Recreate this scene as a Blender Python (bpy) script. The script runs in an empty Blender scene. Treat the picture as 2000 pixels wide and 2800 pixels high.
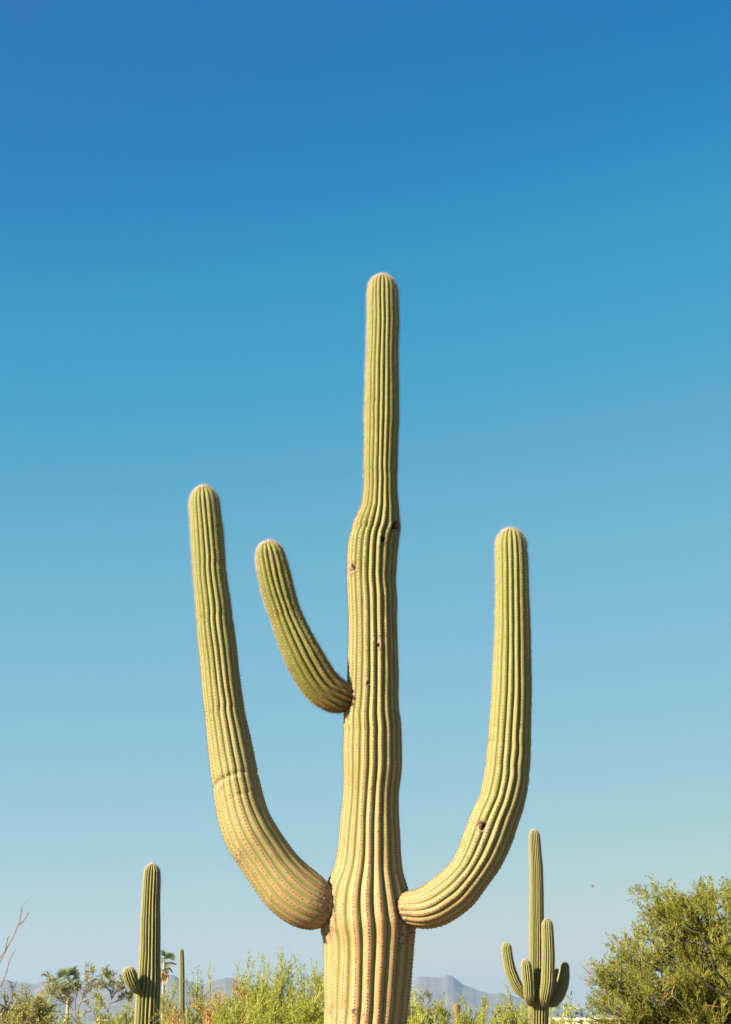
import bpy, math, random
import numpy as np
from mathutils import Vector

# ------------------------------------------------------------------ camera, sky, sun, exposure
S = bpy.context.scene
COL = S.collection
F = 5000.0                       # focal length in photo pixels (photo 2000 x 2800)
CAM_H = 1.6
TILT = math.atan(1450.0 / F)     # horizon lies 50 px under the lower edge of the photo
cam = bpy.data.cameras.new('camera')
cam.sensor_fit = 'HORIZONTAL'
cam.sensor_width = 36.0
cam.lens = 36.0 * F / 2000.0
cam.clip_start = 0.1
cam.clip_end = 60000.0
camo = bpy.data.objects.new('camera', cam)
camo.location = (0, 0, CAM_H)
camo.rotation_euler = (math.pi / 2 + TILT, 0, 0)
COL.objects.link(camo)
S.camera = camo

SUN_AZ = math.radians(55)        # to the left of the direction straight behind the camera
SUN_EL = math.radians(27)
sunv = Vector((-math.sin(SUN_AZ) * math.cos(SUN_EL), -math.cos(SUN_AZ) * math.cos(SUN_EL), math.sin(SUN_EL)))
sl = bpy.data.lights.new('sun', 'SUN')
sl.energy = 5.0
sl.angle = math.radians(0.53)
sl.color = (1.0, 0.88, 0.68)
so = bpy.data.objects.new('sun', sl)
so.rotation_euler = sunv.to_track_quat('Z', 'Y').to_euler()
so.location = (-20, -20, 30)
COL.objects.link(so)

W = bpy.data.worlds.new('World')
S.world = W
W.use_nodes = True
wn, wl = W.node_tree.nodes, W.node_tree.links
wn.clear()
sky = wn.new('ShaderNodeTexSky')
sky.sky_type = 'NISHITA'
sky.sun_disc = False
sky.sun_elevation = SUN_EL
sky.sun_rotation = math.atan2(sunv.x, sunv.y)
sky.altitude = 800
sky.air_density = 1.0
sky.dust_density = 0.0
sky.ozone_density = 3.0
SKY_STRENGTH = 0.06
# the sky's own colours, graded once for the whole dome (deeper blue, as on film)
EXPOSURE = 1.8
pre = wn.new('ShaderNodeMix'); pre.data_type = 'RGBA'; pre.blend_type = 'MULTIPLY'
pre.inputs[0].default_value = 1.0; pre.inputs[7].default_value = (0.1, 0.1, 0.1, 1)
cur = wn.new('ShaderNodeRGBCurve')
cur.mapping.use_clip = False
CURVES = [[(0, 0), (.078, .0), (.106, .025), (.16, .14), (.304, .33), (.657, .73), (1.0, .82)],
          [(0, .04), (.145, .175), (.192, .31), (.283, .44), (.491, .60), (.794, .76), (1.0, .79)],
          [(0, .22), (.279, .47), (.355, .555), (.485, .63), (.689, .69), (.80, .65), (1.0, .65)]]
for ch, pts in enumerate(CURVES):
    c = cur.mapping.curves[ch]
    while len(c.points) < len(pts): c.points.new(0.5, 0.5)
    for p, (x, y) in zip(c.points, pts): p.location = (x, y); p.handle_type = 'AUTO_CLAMPED'
cur.mapping.update()
post = wn.new('ShaderNodeVectorMath'); post.operation = 'SCALE'
post.inputs['Scale'].default_value = 1.0 / (2 ** EXPOSURE * SKY_STRENGTH)
bg = wn.new('ShaderNodeBackground')
bg.inputs['Strength'].default_value = SKY_STRENGTH
wo = wn.new('ShaderNodeOutputWorld')
wl.new(sky.outputs[0], pre.inputs[6])
wl.new(pre.outputs[2], cur.inputs['Color'])
wl.new(cur.outputs[0], post.inputs[0])
wl.new(post.outputs[0], bg.inputs['Color'])
wl.new(bg.outputs[0], wo.inputs['Surface'])

S.view_settings.view_transform = 'Standard'
S.view_settings.look = 'None'
S.view_settings.gamma = 1.0
S.view_settings.exposure = EXPOSURE
S.view_settings.use_curve_mapping = False
S.render.engine = 'CYCLES'
S.cycles.max_bounces = 6
S.cycles.diffuse_bounces = 3
S.cycles.transparent_max_bounces = 8
S.cycles.volume_bounces = 1
S.cycles.use_denoising = True

# ------------------------------------------------------------------ pixel -> place
CT, ST = math.cos(TILT), math.sin(TILT)
def ray(px, py):
    u, v = (px - 1000.0) / F, (1400.0 - py) / F
    return u, CT - v * ST, ST + v * CT
def at(px, py, Y):
    x, y, z = ray(px, py)
    t = Y / y
    return np.array((x * t, Y, CAM_H + z * t))
def mpp(py, Y):
    """metres per photo pixel at depth Y"""
    return Y / ray(1000, py)[1] / F
def project(P):
    x, y, z = P[..., 0], P[..., 1], P[..., 2] - CAM_H
    d = y * CT + z * ST
    v = -y * ST + z * CT
    return 1000 + F * x / d, 1400 - F * v / d

# ------------------------------------------------------------------ object helpers
def link(name, data, parent=None):
    o = bpy.data.objects.new(name, data)
    COL.objects.link(o)
    if parent is not None:
        o.parent = parent
        p = parent
        off = np.zeros(3)
        while p is not None:
            off += np.array(p.location); p = p.parent
        o.location = tuple(-off)          # meshes are written in world coordinates
    return o
def tag(o, label=None, cat=None, group=None, kind=None):
    if label: o['label'] = label
    if cat: o['category'] = cat
    if group: o['group'] = group
    if kind: o['kind'] = kind
    return o
def empty(name, loc):
    o = bpy.data.objects.new(name, None)
    o.empty_display_size = 0.2
    o.location = tuple(loc)
    COL.objects.link(o)
    return o
def mesh_np(name, V, Fq, mat, smooth=False, attrs=None):
    """V (n,3), Fq (m,k) all faces of one size"""
    V = np.asarray(V, dtype=np.float32); Fq = np.asarray(Fq, dtype=np.int32)
    k = Fq.shape[1]
    me = bpy.data.meshes.new(name)
    me.vertices.add(len(V)); me.vertices.foreach_set('co', V.ravel())
    me.loops.add(Fq.size); me.loops.foreach_set('vertex_index', Fq.ravel())
    me.polygons.add(len(Fq))
    me.polygons.foreach_set('loop_start', np.arange(0, Fq.size, k, dtype=np.int32))
    if smooth:
        me.polygons.foreach_set('use_smooth', np.ones(len(Fq), dtype=bool))
    for an, av in (attrs or {}).items():
        a = me.attributes.new(an, 'FLOAT', 'POINT')
        a.data.foreach_set('value', np.asarray(av, dtype=np.float32))
    me.update(calc_edges=True)
    me.validate()
    if mat: me.materials.append(mat)
    return me

# ------------------------------------------------------------------ materials
def new_mat(name):
    m = bpy.data.materials.new(name); m.use_nodes = True
    nt = m.node_tree
    return m, nt.nodes, nt.links, nt.nodes['Principled BSDF']
def noise(n, l, scale, detail=4, rough=0.6, vec=None):
    t = n.new('ShaderNodeTexNoise')
    t.inputs['Scale'].default_value = scale
    t.inputs['Detail'].default_value = detail
    t.inputs['Roughness'].default_value = rough
    if vec is not None: l.new(vec, t.inputs['Vector'])
    return t.outputs['Fac']
def ramp(n, l, fac, stops):
    r = n.new('ShaderNodeValToRGB')
    e = r.color_ramp.elements
    while len(e) < len(stops): e.new(0.5)
    for x, (p, c) in zip(e, stops):
        x.position = p
        x.color = (c, c, c, 1) if not isinstance(c, tuple) else (*c, 1)
    l.new(fac, r.inputs[0])
    return r.outputs[0]
def mixc(n, l, fac, a, b, mode='MIX'):
    m = n.new('ShaderNodeMix'); m.data_type = 'RGBA'; m.blend_type = mode
    if isinstance(fac, (int, float)): m.inputs[0].default_value = fac
    else: l.new(fac, m.inputs[0])
    for s, v in ((m.inputs[6], a), (m.inputs[7], b)):
        if isinstance(v, tuple): s.default_value = (*v, 1)
        else: l.new(v, s)
    return m.outputs[2]
def mth(n, l, op, a, b=None, clamp=False):
    m = n.new('ShaderNodeMath'); m.operation = op; m.use_clamp = clamp
    for s, v in ((m.inputs[0], a), (m.inputs[1], b)):
        if v is None: continue
        if isinstance(v, (int, float)): s.default_value = v
        else: l.new(v, s)
    return m.outputs[0]
def attr(n, name):
    a = n.new('ShaderNodeAttribute'); a.attribute_name = name
    return a.outputs['Fac']
def objpos(n):
    return n.new('ShaderNodeTexCoord').outputs['Object']

def skin_mat(name, young, old, crest_young, crest_old, crest_amt, scale=1.0, crest_all=0.25):
    m, n, l, p = new_mat(name)
    pos = objpos(n)
    age, rib, scar, along = attr(n, 'age'), attr(n, 'rib'), attr(n, 'scar'), attr(n, 'along')
    n1 = noise(n, l, 3.2 * scale, 4, 0.6, pos)
    n2 = noise(n, l, 16 * scale, 4, 0.65, pos)
    n3 = noise(n, l, 90 * scale, 3, 0.6, pos)
    # stretched noise along the ribs
    mp = n.new('ShaderNodeMapping'); mp.inputs['Scale'].default_value = (42 * scale, 42 * scale, 13 * scale)
    l.new(pos, mp.inputs[0])
    n4 = noise(n, l, 1.0, 4, 0.65, mp.outputs[0])
    agen = mth(n, l, 'ADD', age, mth(n, l, 'MULTIPLY', mth(n, l, 'SUBTRACT', n1, 0.5), 0.7), True)
    base = mixc(n, l, agen, young, old)
    base = mixc(n, l, ramp(n, l, n2, [(0.3, 0.0), (0.75, 0.30)]), base, tuple(c * 0.72 for c in young))
    # weathered crests
    crest = ramp(n, l, rib, [(0.15, 1.0), (0.72, 0.0)])
    cc = mixc(n, l, agen, crest_young, crest_old)
    amt = mth(n, l, 'MULTIPLY', crest, ramp(n, l, n4, [(0.30, 0.2), (0.54, 1.0)]))
    amt = mth(n, l, 'MULTIPLY', amt, mth(n, l, 'ADD', mth(n, l, 'MULTIPLY', age, crest_amt), crest_all), True)
    base = mixc(n, l, amt, base, cc)
    # rusty stain patches on old skin
    rust = mth(n, l, 'MULTIPLY', ramp(n, l, n4, [(0.48, 0.0), (0.58, 1.0)]), ramp(n, l, age, [(0.5, 0.0), (0.95, 0.85)]))
    rust = mth(n, l, 'MULTIPLY', rust, ramp(n, l, rib, [(0.3, 1.0), (0.85, 0.1)]))
    base = mixc(n, l, rust, base, (0.34, 0.15, 0.035))
    # corky scars
    cork = ramp(n, l, n3, [(0.3, (0.07, 0.04, 0.022)), (0.5, (0.27, 0.165, 0.085)), (0.72, (0.42, 0.32, 0.22))])
    sc = mth(n, l, 'ADD', scar, mth(n, l, 'MULTIPLY', mth(n, l, 'SUBTRACT', n2, 0.5), mth(n, l, 'MULTIPLY', ramp(n, l, scar, [(0.02, 0.0), (0.25, 1.0)]), 1.4)), True)
    base = mixc(n, l, ramp(n, l, sc, [(0.25, 0.0), (0.62, 1.0)]), base, cork)
    base = mixc(n, l, ramp(n, l, n3, [(0.25, 0.22), (0.6, 0.0)]), base, (0.09, 0.08, 0.03))
    # small corky flecks, and cracks where the skin is scarred
    n5 = noise(n, l, 38 * scale, 2, 0.5, pos)
    fl = mth(n, l, 'MULTIPLY', ramp(n, l, n5, [(0.655, 0.0), (0.70, 1.0)]), ramp(n, l, age, [(0.1, 0.15), (0.6, 0.8)]))
    base = mixc(n, l, fl, base, (0.16, 0.095, 0.05))
    vo = n.new('ShaderNodeTexVoronoi'); vo.feature = 'DISTANCE_TO_EDGE'; vo.inputs['Scale'].default_value = 24 * scale
    l.new(pos, vo.inputs['Vector'])
    ck = mth(n, l, 'MULTIPLY', ramp(n, l, vo.outputs['Distance'], [(0.0, 1.0), (0.07, 0.0)]), ramp(n, l, scar, [(0.12, 0.0), (0.4, 0.9)]))
    base = mixc(n, l, ck, base, (0.055, 0.03, 0.018))
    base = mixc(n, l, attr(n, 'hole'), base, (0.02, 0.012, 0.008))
    l.new(base, p.inputs['Base Color'])
    p.inputs['Roughness'].default_value = 0.62
    p.inputs['Specular IOR Level'].default_value = 0.28
    # fine cross wrinkles + grain
    wv = n.new('ShaderNodeTexWave'); wv.wave_type = 'BANDS'; wv.bands_direction = 'X'
    cx = n.new('ShaderNodeCombineXYZ')
    l.new(mth(n, l, 'ADD', along, mth(n, l, 'MULTIPLY', rib, 0.012)), cx.inputs[0])
    wv.inputs['Scale'].default_value = 14 * scale
    wv.inputs['Distortion'].default_value = 0.0
    l.new(cx.outputs[0], wv.inputs['Vector'])
    wr = mth(n, l, 'MULTIPLY', wv.outputs['Fac'], ramp(n, l, n1, [(0.52, 0.0), (0.66, 0.30)]))
    h = mth(n, l, 'ADD', wr, mth(n, l, 'MULTIPLY', n2, 0.8))
    h = mth(n, l, 'ADD', h, mth(n, l, 'MULTIPLY', n3, mth(n, l, 'ADD', mth(n, l, 'MULTIPLY', scar, 1.8), 0.35)))
    b = n.new('ShaderNodeBump'); b.inputs['Strength'].default_value = 0.55; b.inputs['Distance'].default_value = 0.006
    l.new(h, b.inputs['Height']); l.new(b.outputs[0], p.inputs['Normal'])
    return m

M = {}
M['skin'] = skin_mat('saguaro_skin', (0.145, 0.155, 0.023), (0.225, 0.195, 0.072), (0.26, 0.225, 0.10), (0.39, 0.225, 0.12), 1.3)
M['skin_olive'] = skin_mat('saguaro_skin_olive', (0.125, 0.135, 0.014), (0.10, 0.085, 0.014), (0.19, 0.15, 0.04), (0.11, 0.07, 0.022), 0.5)
M['skin_far'] = skin_mat('distant_saguaro_skin', (0.11, 0.13, 0.021), (0.13, 0.15, 0.04), (0.27, 0.215, 0.085), (0.20, 0.17, 0.07), 0.25, 0.6, 0.7)

def spine_mat():
    m, n, l, p = new_mat('spines')
    c = ramp(n, l, attr(n, 'tone'), [(0.0, (0.022, 0.010, 0.007)), (0.35, (0.09, 0.038, 0.02)), (0.7, (0.30, 0.19, 0.10)), (1.0, (0.43, 0.32, 0.22))])
    l.new(c, p.inputs['Base Color'])
    p.inputs['Roughness'].default_value = 0.6
    p.inputs['Specular IOR Level'].default_value = 0.25
    return m
M['spine'] = spine_mat()

def leaf_mat(name, a, b, trans=0.35, scale=1.2):
    m, n, l, p = new_mat(name)
    pos = objpos(n)
    r = attr(n, 'rand')
    f = mth(n, l, 'ADD', mth(n, l, 'MULTIPLY', r, 0.6), mth(n, l, 'MULTIPLY', ramp(n, l, noise(n, l, scale, 3, 0.6, pos), [(0.3, 0.0), (0.7, 1.0)]), 0.4), True)
    c = mixc(n, l, f, a, b)
    l.new(c, p.inputs['Base Color'])
    p.inputs['Roughness'].default_value = 0.6
    p.inputs['Specular IOR Level'].default_value = 0.25
    t = n.new('ShaderNodeBsdfTranslucent'); l.new(c, t.inputs[0])
    mx = n.new('ShaderNodeMixShader'); mx.inputs[0].default_value = trans
    l.new(p.outputs[0], mx.inputs[1]); l.new(t.outputs[0], mx.inputs[2])
    l.new(mx.outputs[0], n['Material Output'].inputs['Surface'])
    return m
M['pv_leaf'] = leaf_mat('palo_verde_leaf', (0.17, 0.195, 0.012), (0.34, 0.34, 0.025))
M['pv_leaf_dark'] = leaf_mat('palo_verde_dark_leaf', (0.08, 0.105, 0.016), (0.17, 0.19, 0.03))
M['pv_leaf_far'] = leaf_mat('palo_verde_pale_leaf', (0.22, 0.24, 0.045), (0.32, 0.34, 0.08))
M['tree_leaf'] = leaf_mat('palo_verde_tree_leaf', (0.105, 0.105, 0.005), (0.22, 0.20, 0.009))
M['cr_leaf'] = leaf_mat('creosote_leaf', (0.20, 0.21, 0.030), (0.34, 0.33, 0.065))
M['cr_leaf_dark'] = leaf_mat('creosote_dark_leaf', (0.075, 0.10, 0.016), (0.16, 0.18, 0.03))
M['palm_leaf'] = leaf_mat('palm_leaf', (0.06, 0.095, 0.02), (0.14, 0.17, 0.04), 0.25)
M['palm_dead'] = leaf_mat('palm_dead_leaf', (0.20, 0.13, 0.06), (0.38, 0.28, 0.15), 0.2)
def bark_mat(name, a, b, scale=20):
    m, n, l, p = new_mat(name)
    pos = objpos(n)
    f = noise(n, l, scale, 4, 0.6, pos)
    l.new(mixc(n, l, ramp(n, l, f, [(0.35, 0.0), (0.65, 1.0)]), a, b), p.inputs['Base Color'])
    p.inputs['Roughness'].default_value = 0.75
    bm = n.new('ShaderNodeBump'); bm.inputs['Strength'].default_value = 0.5; bm.inputs['Distance'].default_value = 0.01
    l.new(f, bm.inputs['Height']); l.new(bm.outputs[0], p.inputs['Normal'])
    return m
M['pv_bark'] = bark_mat('palo_verde_bark', (0.20, 0.21, 0.03), (0.34, 0.34, 0.07))
M['tree_bark'] = bark_mat('palo_verde_old_bark', (0.07, 0.075, 0.022), (0.15, 0.145, 0.04))
M['limb_shade'] = bark_mat('limb_bark_painted_shade', (0.018, 0.018, 0.008), (0.05, 0.045, 0.016))  # near-black bark: the shade on the crooked limb is put into its colour
M['cr_bark'] = bark_mat('creosote_bark', (0.10, 0.060, 0.038), (0.22, 0.14, 0.09))
M['dry_bark'] = bark_mat('dry_orange_twig', (0.27, 0.125, 0.03), (0.42, 0.23, 0.07))
M['thorn_bark'] = bark_mat('thorny_branch_bark', (0.11, 0.055, 0.032), (0.26, 0.15, 0.09), 60)
M['palm_bark'] = bark_mat('palm_trunk', (0.24, 0.16, 0.09), (0.38, 0.28, 0.18), 3)
M['cork'] = bark_mat('saguaro_cork', (0.11, 0.065, 0.022), (0.20, 0.125, 0.045), 12)
M['stucco'] = bark_mat('pale_stucco', (0.50, 0.38, 0.29), (0.58, 0.45, 0.35), 4)
M['bird'] = bark_mat('bird_plumage', (0.12, 0.09, 0.06), (0.22, 0.16, 0.10), 40)
M['glass'] = bark_mat('window_glass', (0.03, 0.035, 0.04), (0.05, 0.055, 0.06), 1)
M['glass'].node_tree.nodes['Principled BSDF'].inputs['Roughness'].default_value = 0.1

# ------------------------------------------------------------------ ground
def make_ground():
    m, n, l, p = new_mat('desert_ground')
    pos = objpos(n)
    a = noise(n, l, 0.05, 6, 0.65, pos); b = noise(n, l, 3.0, 5, 0.7, pos)
    c = mixc(n, l, ramp(n, l, a, [(0.35, 0.0), (0.65, 1.0)]), (0.14, 0.10, 0.065), (0.20, 0.145, 0.10))
    c = mixc(n, l, ramp(n, l, b, [(0.4, 0.0), (0.7, 0.6)]), c, (0.12, 0.085, 0.06))
    l.new(c, p.inputs['Base Color']); p.inputs['Roughness'].default_value = 0.95
    bm = n.new('ShaderNodeBump'); bm.inputs['Strength'].default_value = 0.8; bm.inputs['Distance'].default_value = 0.04
    l.new(b, bm.inputs['Height']); l.new(bm.outputs[0], p.inputs['Normal'])
    R = [0, 3, 6, 10, 16, 25, 40, 65, 100, 180, 400, 1000, 3000, 8000, 15000]
    K = 64
    V, Fc = [(0, 0, 0)], []
    rg = np.random.default_rng(2)
    for r in R[1:]:
        for k in range(K):
            t = 2 * math.pi * k / K
            V.append((r * math.cos(t), r * math.sin(t), rg.normal(0, 0.02) if r < 100 else 0))
    tri = [(0, 1 + k, 1 + (k + 1) % K) for k in range(K)]
    me = bpy.data.meshes.new('ground')
    q = []
    for i in range(len(R) - 2):
        for k in range(K):
            a0 = 1 + i * K + k; a1 = 1 + i * K + (k + 1) % K
            q.append((a0, a0 + K, a1 + K, a1))
    me.from_pydata(V, [], tri + q); me.update(); me.materials.append(m)
    o = link('ground', me)
    tag(o, 'flat sandy tan desert ground under the cacti', 'ground', kind='structure')
make_ground()

# ------------------------------------------------------------------ mountains
def fbm1(x, seed, octs=5, f0=1.0):
    rg = np.random.default_rng(seed)
    y = np.zeros_like(x); a = 1.0; f = f0
    for _ in range(octs):
        y += a * np.sin(x * f + rg.uniform(0, 6.28)) * np.sin(x * f * 0.618 + rg.uniform(0, 6.28)); a *= 0.5; f *= 2.1
    return y
def value_noise(x, y, seed):
    rg = np.random.default_rng(seed)
    T = rg.random((64, 64))
    xi, yi = np.floor(x).astype(int), np.floor(y).astype(int)
    fx, fy = x - xi, y - yi
    fx, fy = fx * fx * (3 - 2 * fx), fy * fy * (3 - 2 * fy)
    g = lambda i, j: T[i % 64, j % 64]
    return (g(xi, yi) * (1 - fx) + g(xi + 1, yi) * fx) * (1 - fy) + (g(xi, yi + 1) * (1 - fx) + g(xi + 1, yi + 1) * fx) * fy
def mountain_mat():
    m, n, l, p = new_mat('mountain_rock')
    pos = objpos(n)
    a = noise(n, l, 0.004, 6, 0.65, pos)
    c = mixc(n, l, ramp(n, l, a, [(0.35, 0.0), (0.65, 1.0)]), (0.075, 0.065, 0.065), (0.17, 0.135, 0.12))
    l.new(c, p.inputs['Base Color']); p.inputs['Roughness'].default_value = 0.95
    return m
M['mountain'] = mountain_mat()
def mountain(name, prof, Y, depth, seed, label):
    px = np.array([a for a, b in prof], float); py = np.array([b for a, b in prof], float)
    N, R = 420, 56
    xs = np.linspace(px[0], px[-1], N)
    ys = np.interp(xs, px, py)
    H = np.array([at(a, b, Y)[2] for a, b in zip(xs, ys)])
    X = np.array([at(a, b, Y)[0] for a, b in zip(xs, ys)])
    H = H + fbm1(xs * 0.05, seed, 4) * 5.0
    edge = np.clip(np.minimum(np.arange(N), N - 1 - np.arange(N)) / 14.0, 0, 1)
    H = np.maximum(H, 0) * edge
    V = np.zeros((R, N, 3))
    for j in range(R):
        t = (j / (R - 1)) * 1.4 - 1.0           # -1 front foot .. 0 ridge .. 0.4 back
        w = (1 - abs(t)) ** 1.25 if t <= 0 else max(0.0, 1 - t / 0.4) ** 1.2
        gx = X / 430.0
        yy = t * depth
        # spurs running down towards the plain
        nz = sum(value_noise(gx * f + 40 + yy / depth * 1.2 * f, np.full(N, yy / depth * 5.0 * f + 31), seed + k) * a for k, (f, a) in enumerate([(0.5, 1.0), (1, 0.6), (2.1, 0.35), (4.3, 0.2), (8.5, 0.1)]))
        nz = nz / 2.25 - 0.5
        rough = 4 * w * (1 - w)
        h = H * (w + nz * 0.5 * rough)
        V[j, :, 0] = X * (1 + yy / Y); V[j, :, 1] = Y + yy; V[j, :, 2] = np.maximum(h, -3) + (-3 if j in (0, R - 1) else 0)
    idx = np.arange(R * N).reshape(R, N)
    Q = np.stack([idx[:-1, :-1], idx[:-1, 1:], idx[1:, 1:], idx[1:, :-1]], -1).reshape(-1, 4)
    me = mesh_np(name, V.reshape(-1, 3), Q, M['mountain'], True)
    tag(link(name, me), label, 'mountain', kind='structure')
mountain('mountains', [(-900, 2740), (-600, 2700), (-300, 2715), (-120, 2678), (-40, 2690), (21, 2680), (54, 2686), (95, 2692), (112, 2681), (127, 2674), (140, 2678), (175, 2690), (215, 2700), (258, 2694), (280, 2689), (302, 2688), (340, 2682), (400, 2676), (440, 2668), (475, 2665), (520, 2682), (555, 2692), (567, 2686), (593, 2679), (621, 2677), (636, 2674), (649, 2682), (666, 2693), (683, 2701), (700, 2705), (740, 2704), (783, 2700), (808, 2698), (850, 2702), (900, 2703), (960, 2715), (1010, 2740), (1060, 2790), (1090, 2850)],
         9000, 2600, 5, 'jagged hazy blue mountain range behind the palms')
mountain('mountain', [(960, 2850), (1000, 2800), (1060, 2740), (1100, 2700), (1128, 2684), (1143, 2674), (1165, 2671), (1178, 2673), (1189, 2670), (1208, 2671), (1216, 2667), (1227, 2664), (1238, 2668), (1259, 2684), (1285, 2697), (1307, 2708), (1331, 2716), (1348, 2716), (1374, 2716), (1387, 2723), (1412, 2725), (1434, 2732), (1480, 2738), (1520, 2742), (1538, 2744), (1553, 2747), (1560, 2745), (1568, 2748), (1576, 2748), (1590, 2754), (1640, 2768), (1720, 2765), (1800, 2776), (1900, 2770), (2100, 2785), (2300, 2800), (2450, 2850)],
         10500, 3000, 11, 'hazy blue mountain with one rounded peak behind the stump')

# ------------------------------------------------------------------ saguaro bodies
def smooth(a, k):
    if k < 1: return a
    x = np.arange(-3 * k, 3 * k + 1); w = np.exp(-0.5 * (x / k) ** 2); w /= w.sum()
    pad = 3 * k
    A = np.concatenate([2 * a[:1] - a[pad:0:-1], a, 2 * a[-1:] - a[-2:-pad - 2:-1]]) if len(a) > pad + 1 else np.pad(a, [(pad, pad)] + [(0, 0)] * (a.ndim - 1), mode='edge')
    return np.stack([np.convolve(A[:, i], w, 'valid') for i in range(a.shape[1])], 1)

def rib_body(ctrl, rad, cap, n_ribs, per, ds, depth, seed, sm=0.035, wob=0.010, wander=0.10, ages=(1, 0), base_scar=0.0,
             dips=(), holes=(), tipsharp=2.1, rib_pow=0.55, start_close=False, flat=None):
    """A ribbed limb along control points (base -> start of cap); cap = length of the rounded end."""
    rg = np.random.default_rng(seed)
    ctrl = np.asarray(ctrl, float); rad = np.asarray(rad, float)
    seg = np.linalg.norm(np.diff(ctrl, axis=0), axis=1)
    sc = np.concatenate([[0], np.cumsum(seg)])
    L = sc[-1]
    N = max(12, int(L / ds))
    s = np.linspace(0, L, N)
    P = np.stack([np.interp(s, sc, ctrl[:, i]) for i in range(3)] + [np.interp(s, sc, rad)], 1)
    P = smooth(P, max(1, int(sm / (L / N))))
    d_end = P[-1, :3] - P[-4, :3]; d_end /= np.linalg.norm(d_end)
    nc = max(8, int(1.6 * cap / ds))
    ph = (np.arange(1, nc + 1) / nc) * (math.pi / 2)
    cs = cap * np.sin(ph)
    capP = P[-1, :3] + d_end * cs[:, None]
    capR = P[-1, 3] * np.clip(1 - np.sin(ph) ** tipsharp, 0, 1) ** (1 / tipsharp)
    capR[-1] = 0.001
    C = np.concatenate([P[:, :3], capP]); Rr = np.concatenate([P[:, 3], capR])
    s = np.concatenate([s, L + cs])
    N = len(C)
    T = np.gradient(C, axis=0); T /= np.linalg.norm(T, axis=1)[:, None]
    ref = np.array([0, -1.0, 0])
    U = np.zeros((N, 3)); u = ref - T[0] * (ref @ T[0]); u /= np.linalg.norm(u); U[0] = u
    for i in range(1, N):
        u = u - T[i] * (u @ T[i]); u /= np.linalg.norm(u); U[i] = u
    B = np.cross(T, U)
    J = n_ribs * per
    a0 = 2 * math.pi * np.arange(J) / J
    A = np.repeat(a0[None], N, 0); Sg = s[:, None]
    wd = np.zeros((N, J)); bp = np.zeros((N, J))
    for mm, k, amp in [(1, 2.2, .5), (2, 3.7, .5), (3, 6.1, .45), (5, 9.0, .35), (7, 14.0, .28), (9, 23.0, .16)]:
        wd += amp * np.sin(mm * A + k * Sg * rg.uniform(.7, 1.3) + rg.uniform(0, 6.3))
        bp += amp * np.sin(mm * A + k * 1.2 * Sg * rg.uniform(.7, 1.3) + rg.uniform(0, 6.3))
    body = np.clip((s[-1] - s) / (cap + 1e-6), 0, 1)[:, None]
    A = A + wd * wander * (2 * math.pi / n_ribs) * body
    q = np.abs(((np.arange(J) / per + 0.5) % 1.0) - 0.5) * 2          # 0 crest .. 1 groove
    prof = np.cos(q * math.pi / 2) ** rib_pow
    dep = depth(s / s[-1]) if callable(depth) else np.full(N, depth)
    ribvar = 1 + 0.22 * np.sin(3 * a0 + rg.uniform(0, 6)) * np.sin(5 * a0 + rg.uniform(0, 6))
    Rg = Rr[:, None] * (1 + bp * wob * body) * (1 - dep[:, None] * (ribvar * (1 - prof))[None])
    scar = np.zeros((N, J)); hole = np.zeros((N, J))
    for (f, amp, wdt, tilt, aph) in dips:
        s0 = f * s[-1] + tilt * np.sin(A + aph)
        g = np.exp(-((Sg - s0) / wdt) ** 2)
        Rg -= amp * g * (0.6 + 0.4 * np.sin(2 * A + aph * 3))
        A += 0.10 * (2 * math.pi / n_ribs) * np.tanh((Sg - s0) / (wdt * 2)) * np.exp(-((Sg - s0) / (wdt * 9)) ** 2) * np.sin(A + aph)
        scar = np.maximum(scar, 0.32 * np.exp(-((Sg - s0) / (wdt * 0.6)) ** 2))
    ca, sa = np.cos(A)[..., None], np.sin(A)[..., None]
    rd = U[:, None] * ca + B[:, None] * sa
    V = C[:, None] + rd * Rg[..., None]
    if base_scar > 0:
        scar = np.maximum(scar, np.clip(1 - (Sg / base_scar), 0, 1) * (0.72 + 0.28 * np.sin(3 * A + 1)))
    if holes:
        X, Yp = project(V)
        front = rd[..., 1] < 0.25
        for (hx, hy, hr, hd, sr, st) in holes:
            d = np.hypot((X - hx), (Yp - hy) * (0.8 if hd > 0 else 0.45))
            d = d * (1 + 0.16 * np.sin(3 * np.arctan2(Yp - hy, X - hx) + hx))
            d = np.where(front, d, 1e9)
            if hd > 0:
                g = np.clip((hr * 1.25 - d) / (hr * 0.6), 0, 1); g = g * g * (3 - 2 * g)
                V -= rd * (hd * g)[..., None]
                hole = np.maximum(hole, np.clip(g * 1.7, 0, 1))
                lip = np.exp(-((d - hr * 1.5) / (hr * 0.4)) ** 2)
                V += rd * (0.004 * lip * (rd[..., 1] < -0.3))[..., None]
            g2 = np.clip((sr * 1.3 - d) / (sr * 0.7), 0, 1)
            scar = np.maximum(scar, g2 * st)
    idx = np.arange(N * J).reshape(N, J)
    nx = np.roll(idx, -1, 1)
    Q = np.stack([idx[:-1], nx[:-1], nx[1:], idx[1:]], -1).reshape(-1, 4)
    age = np.repeat(np.interp(s / s[-1], np.linspace(0, 1, len(ages)), ages)[:, None], J, 1)
    at_ = dict(hole=hole.ravel(), rib=np.repeat(q[None], N, 0).ravel(), age=age.ravel(), scar=scar.ravel(), along=np.repeat(s[:, None], J, 1).ravel())
    return dict(V=V, Q=Q, attrs=at_, rd=rd, T=T, s=s, per=per, J=J, age=age, scar=scar, C=C)

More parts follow.
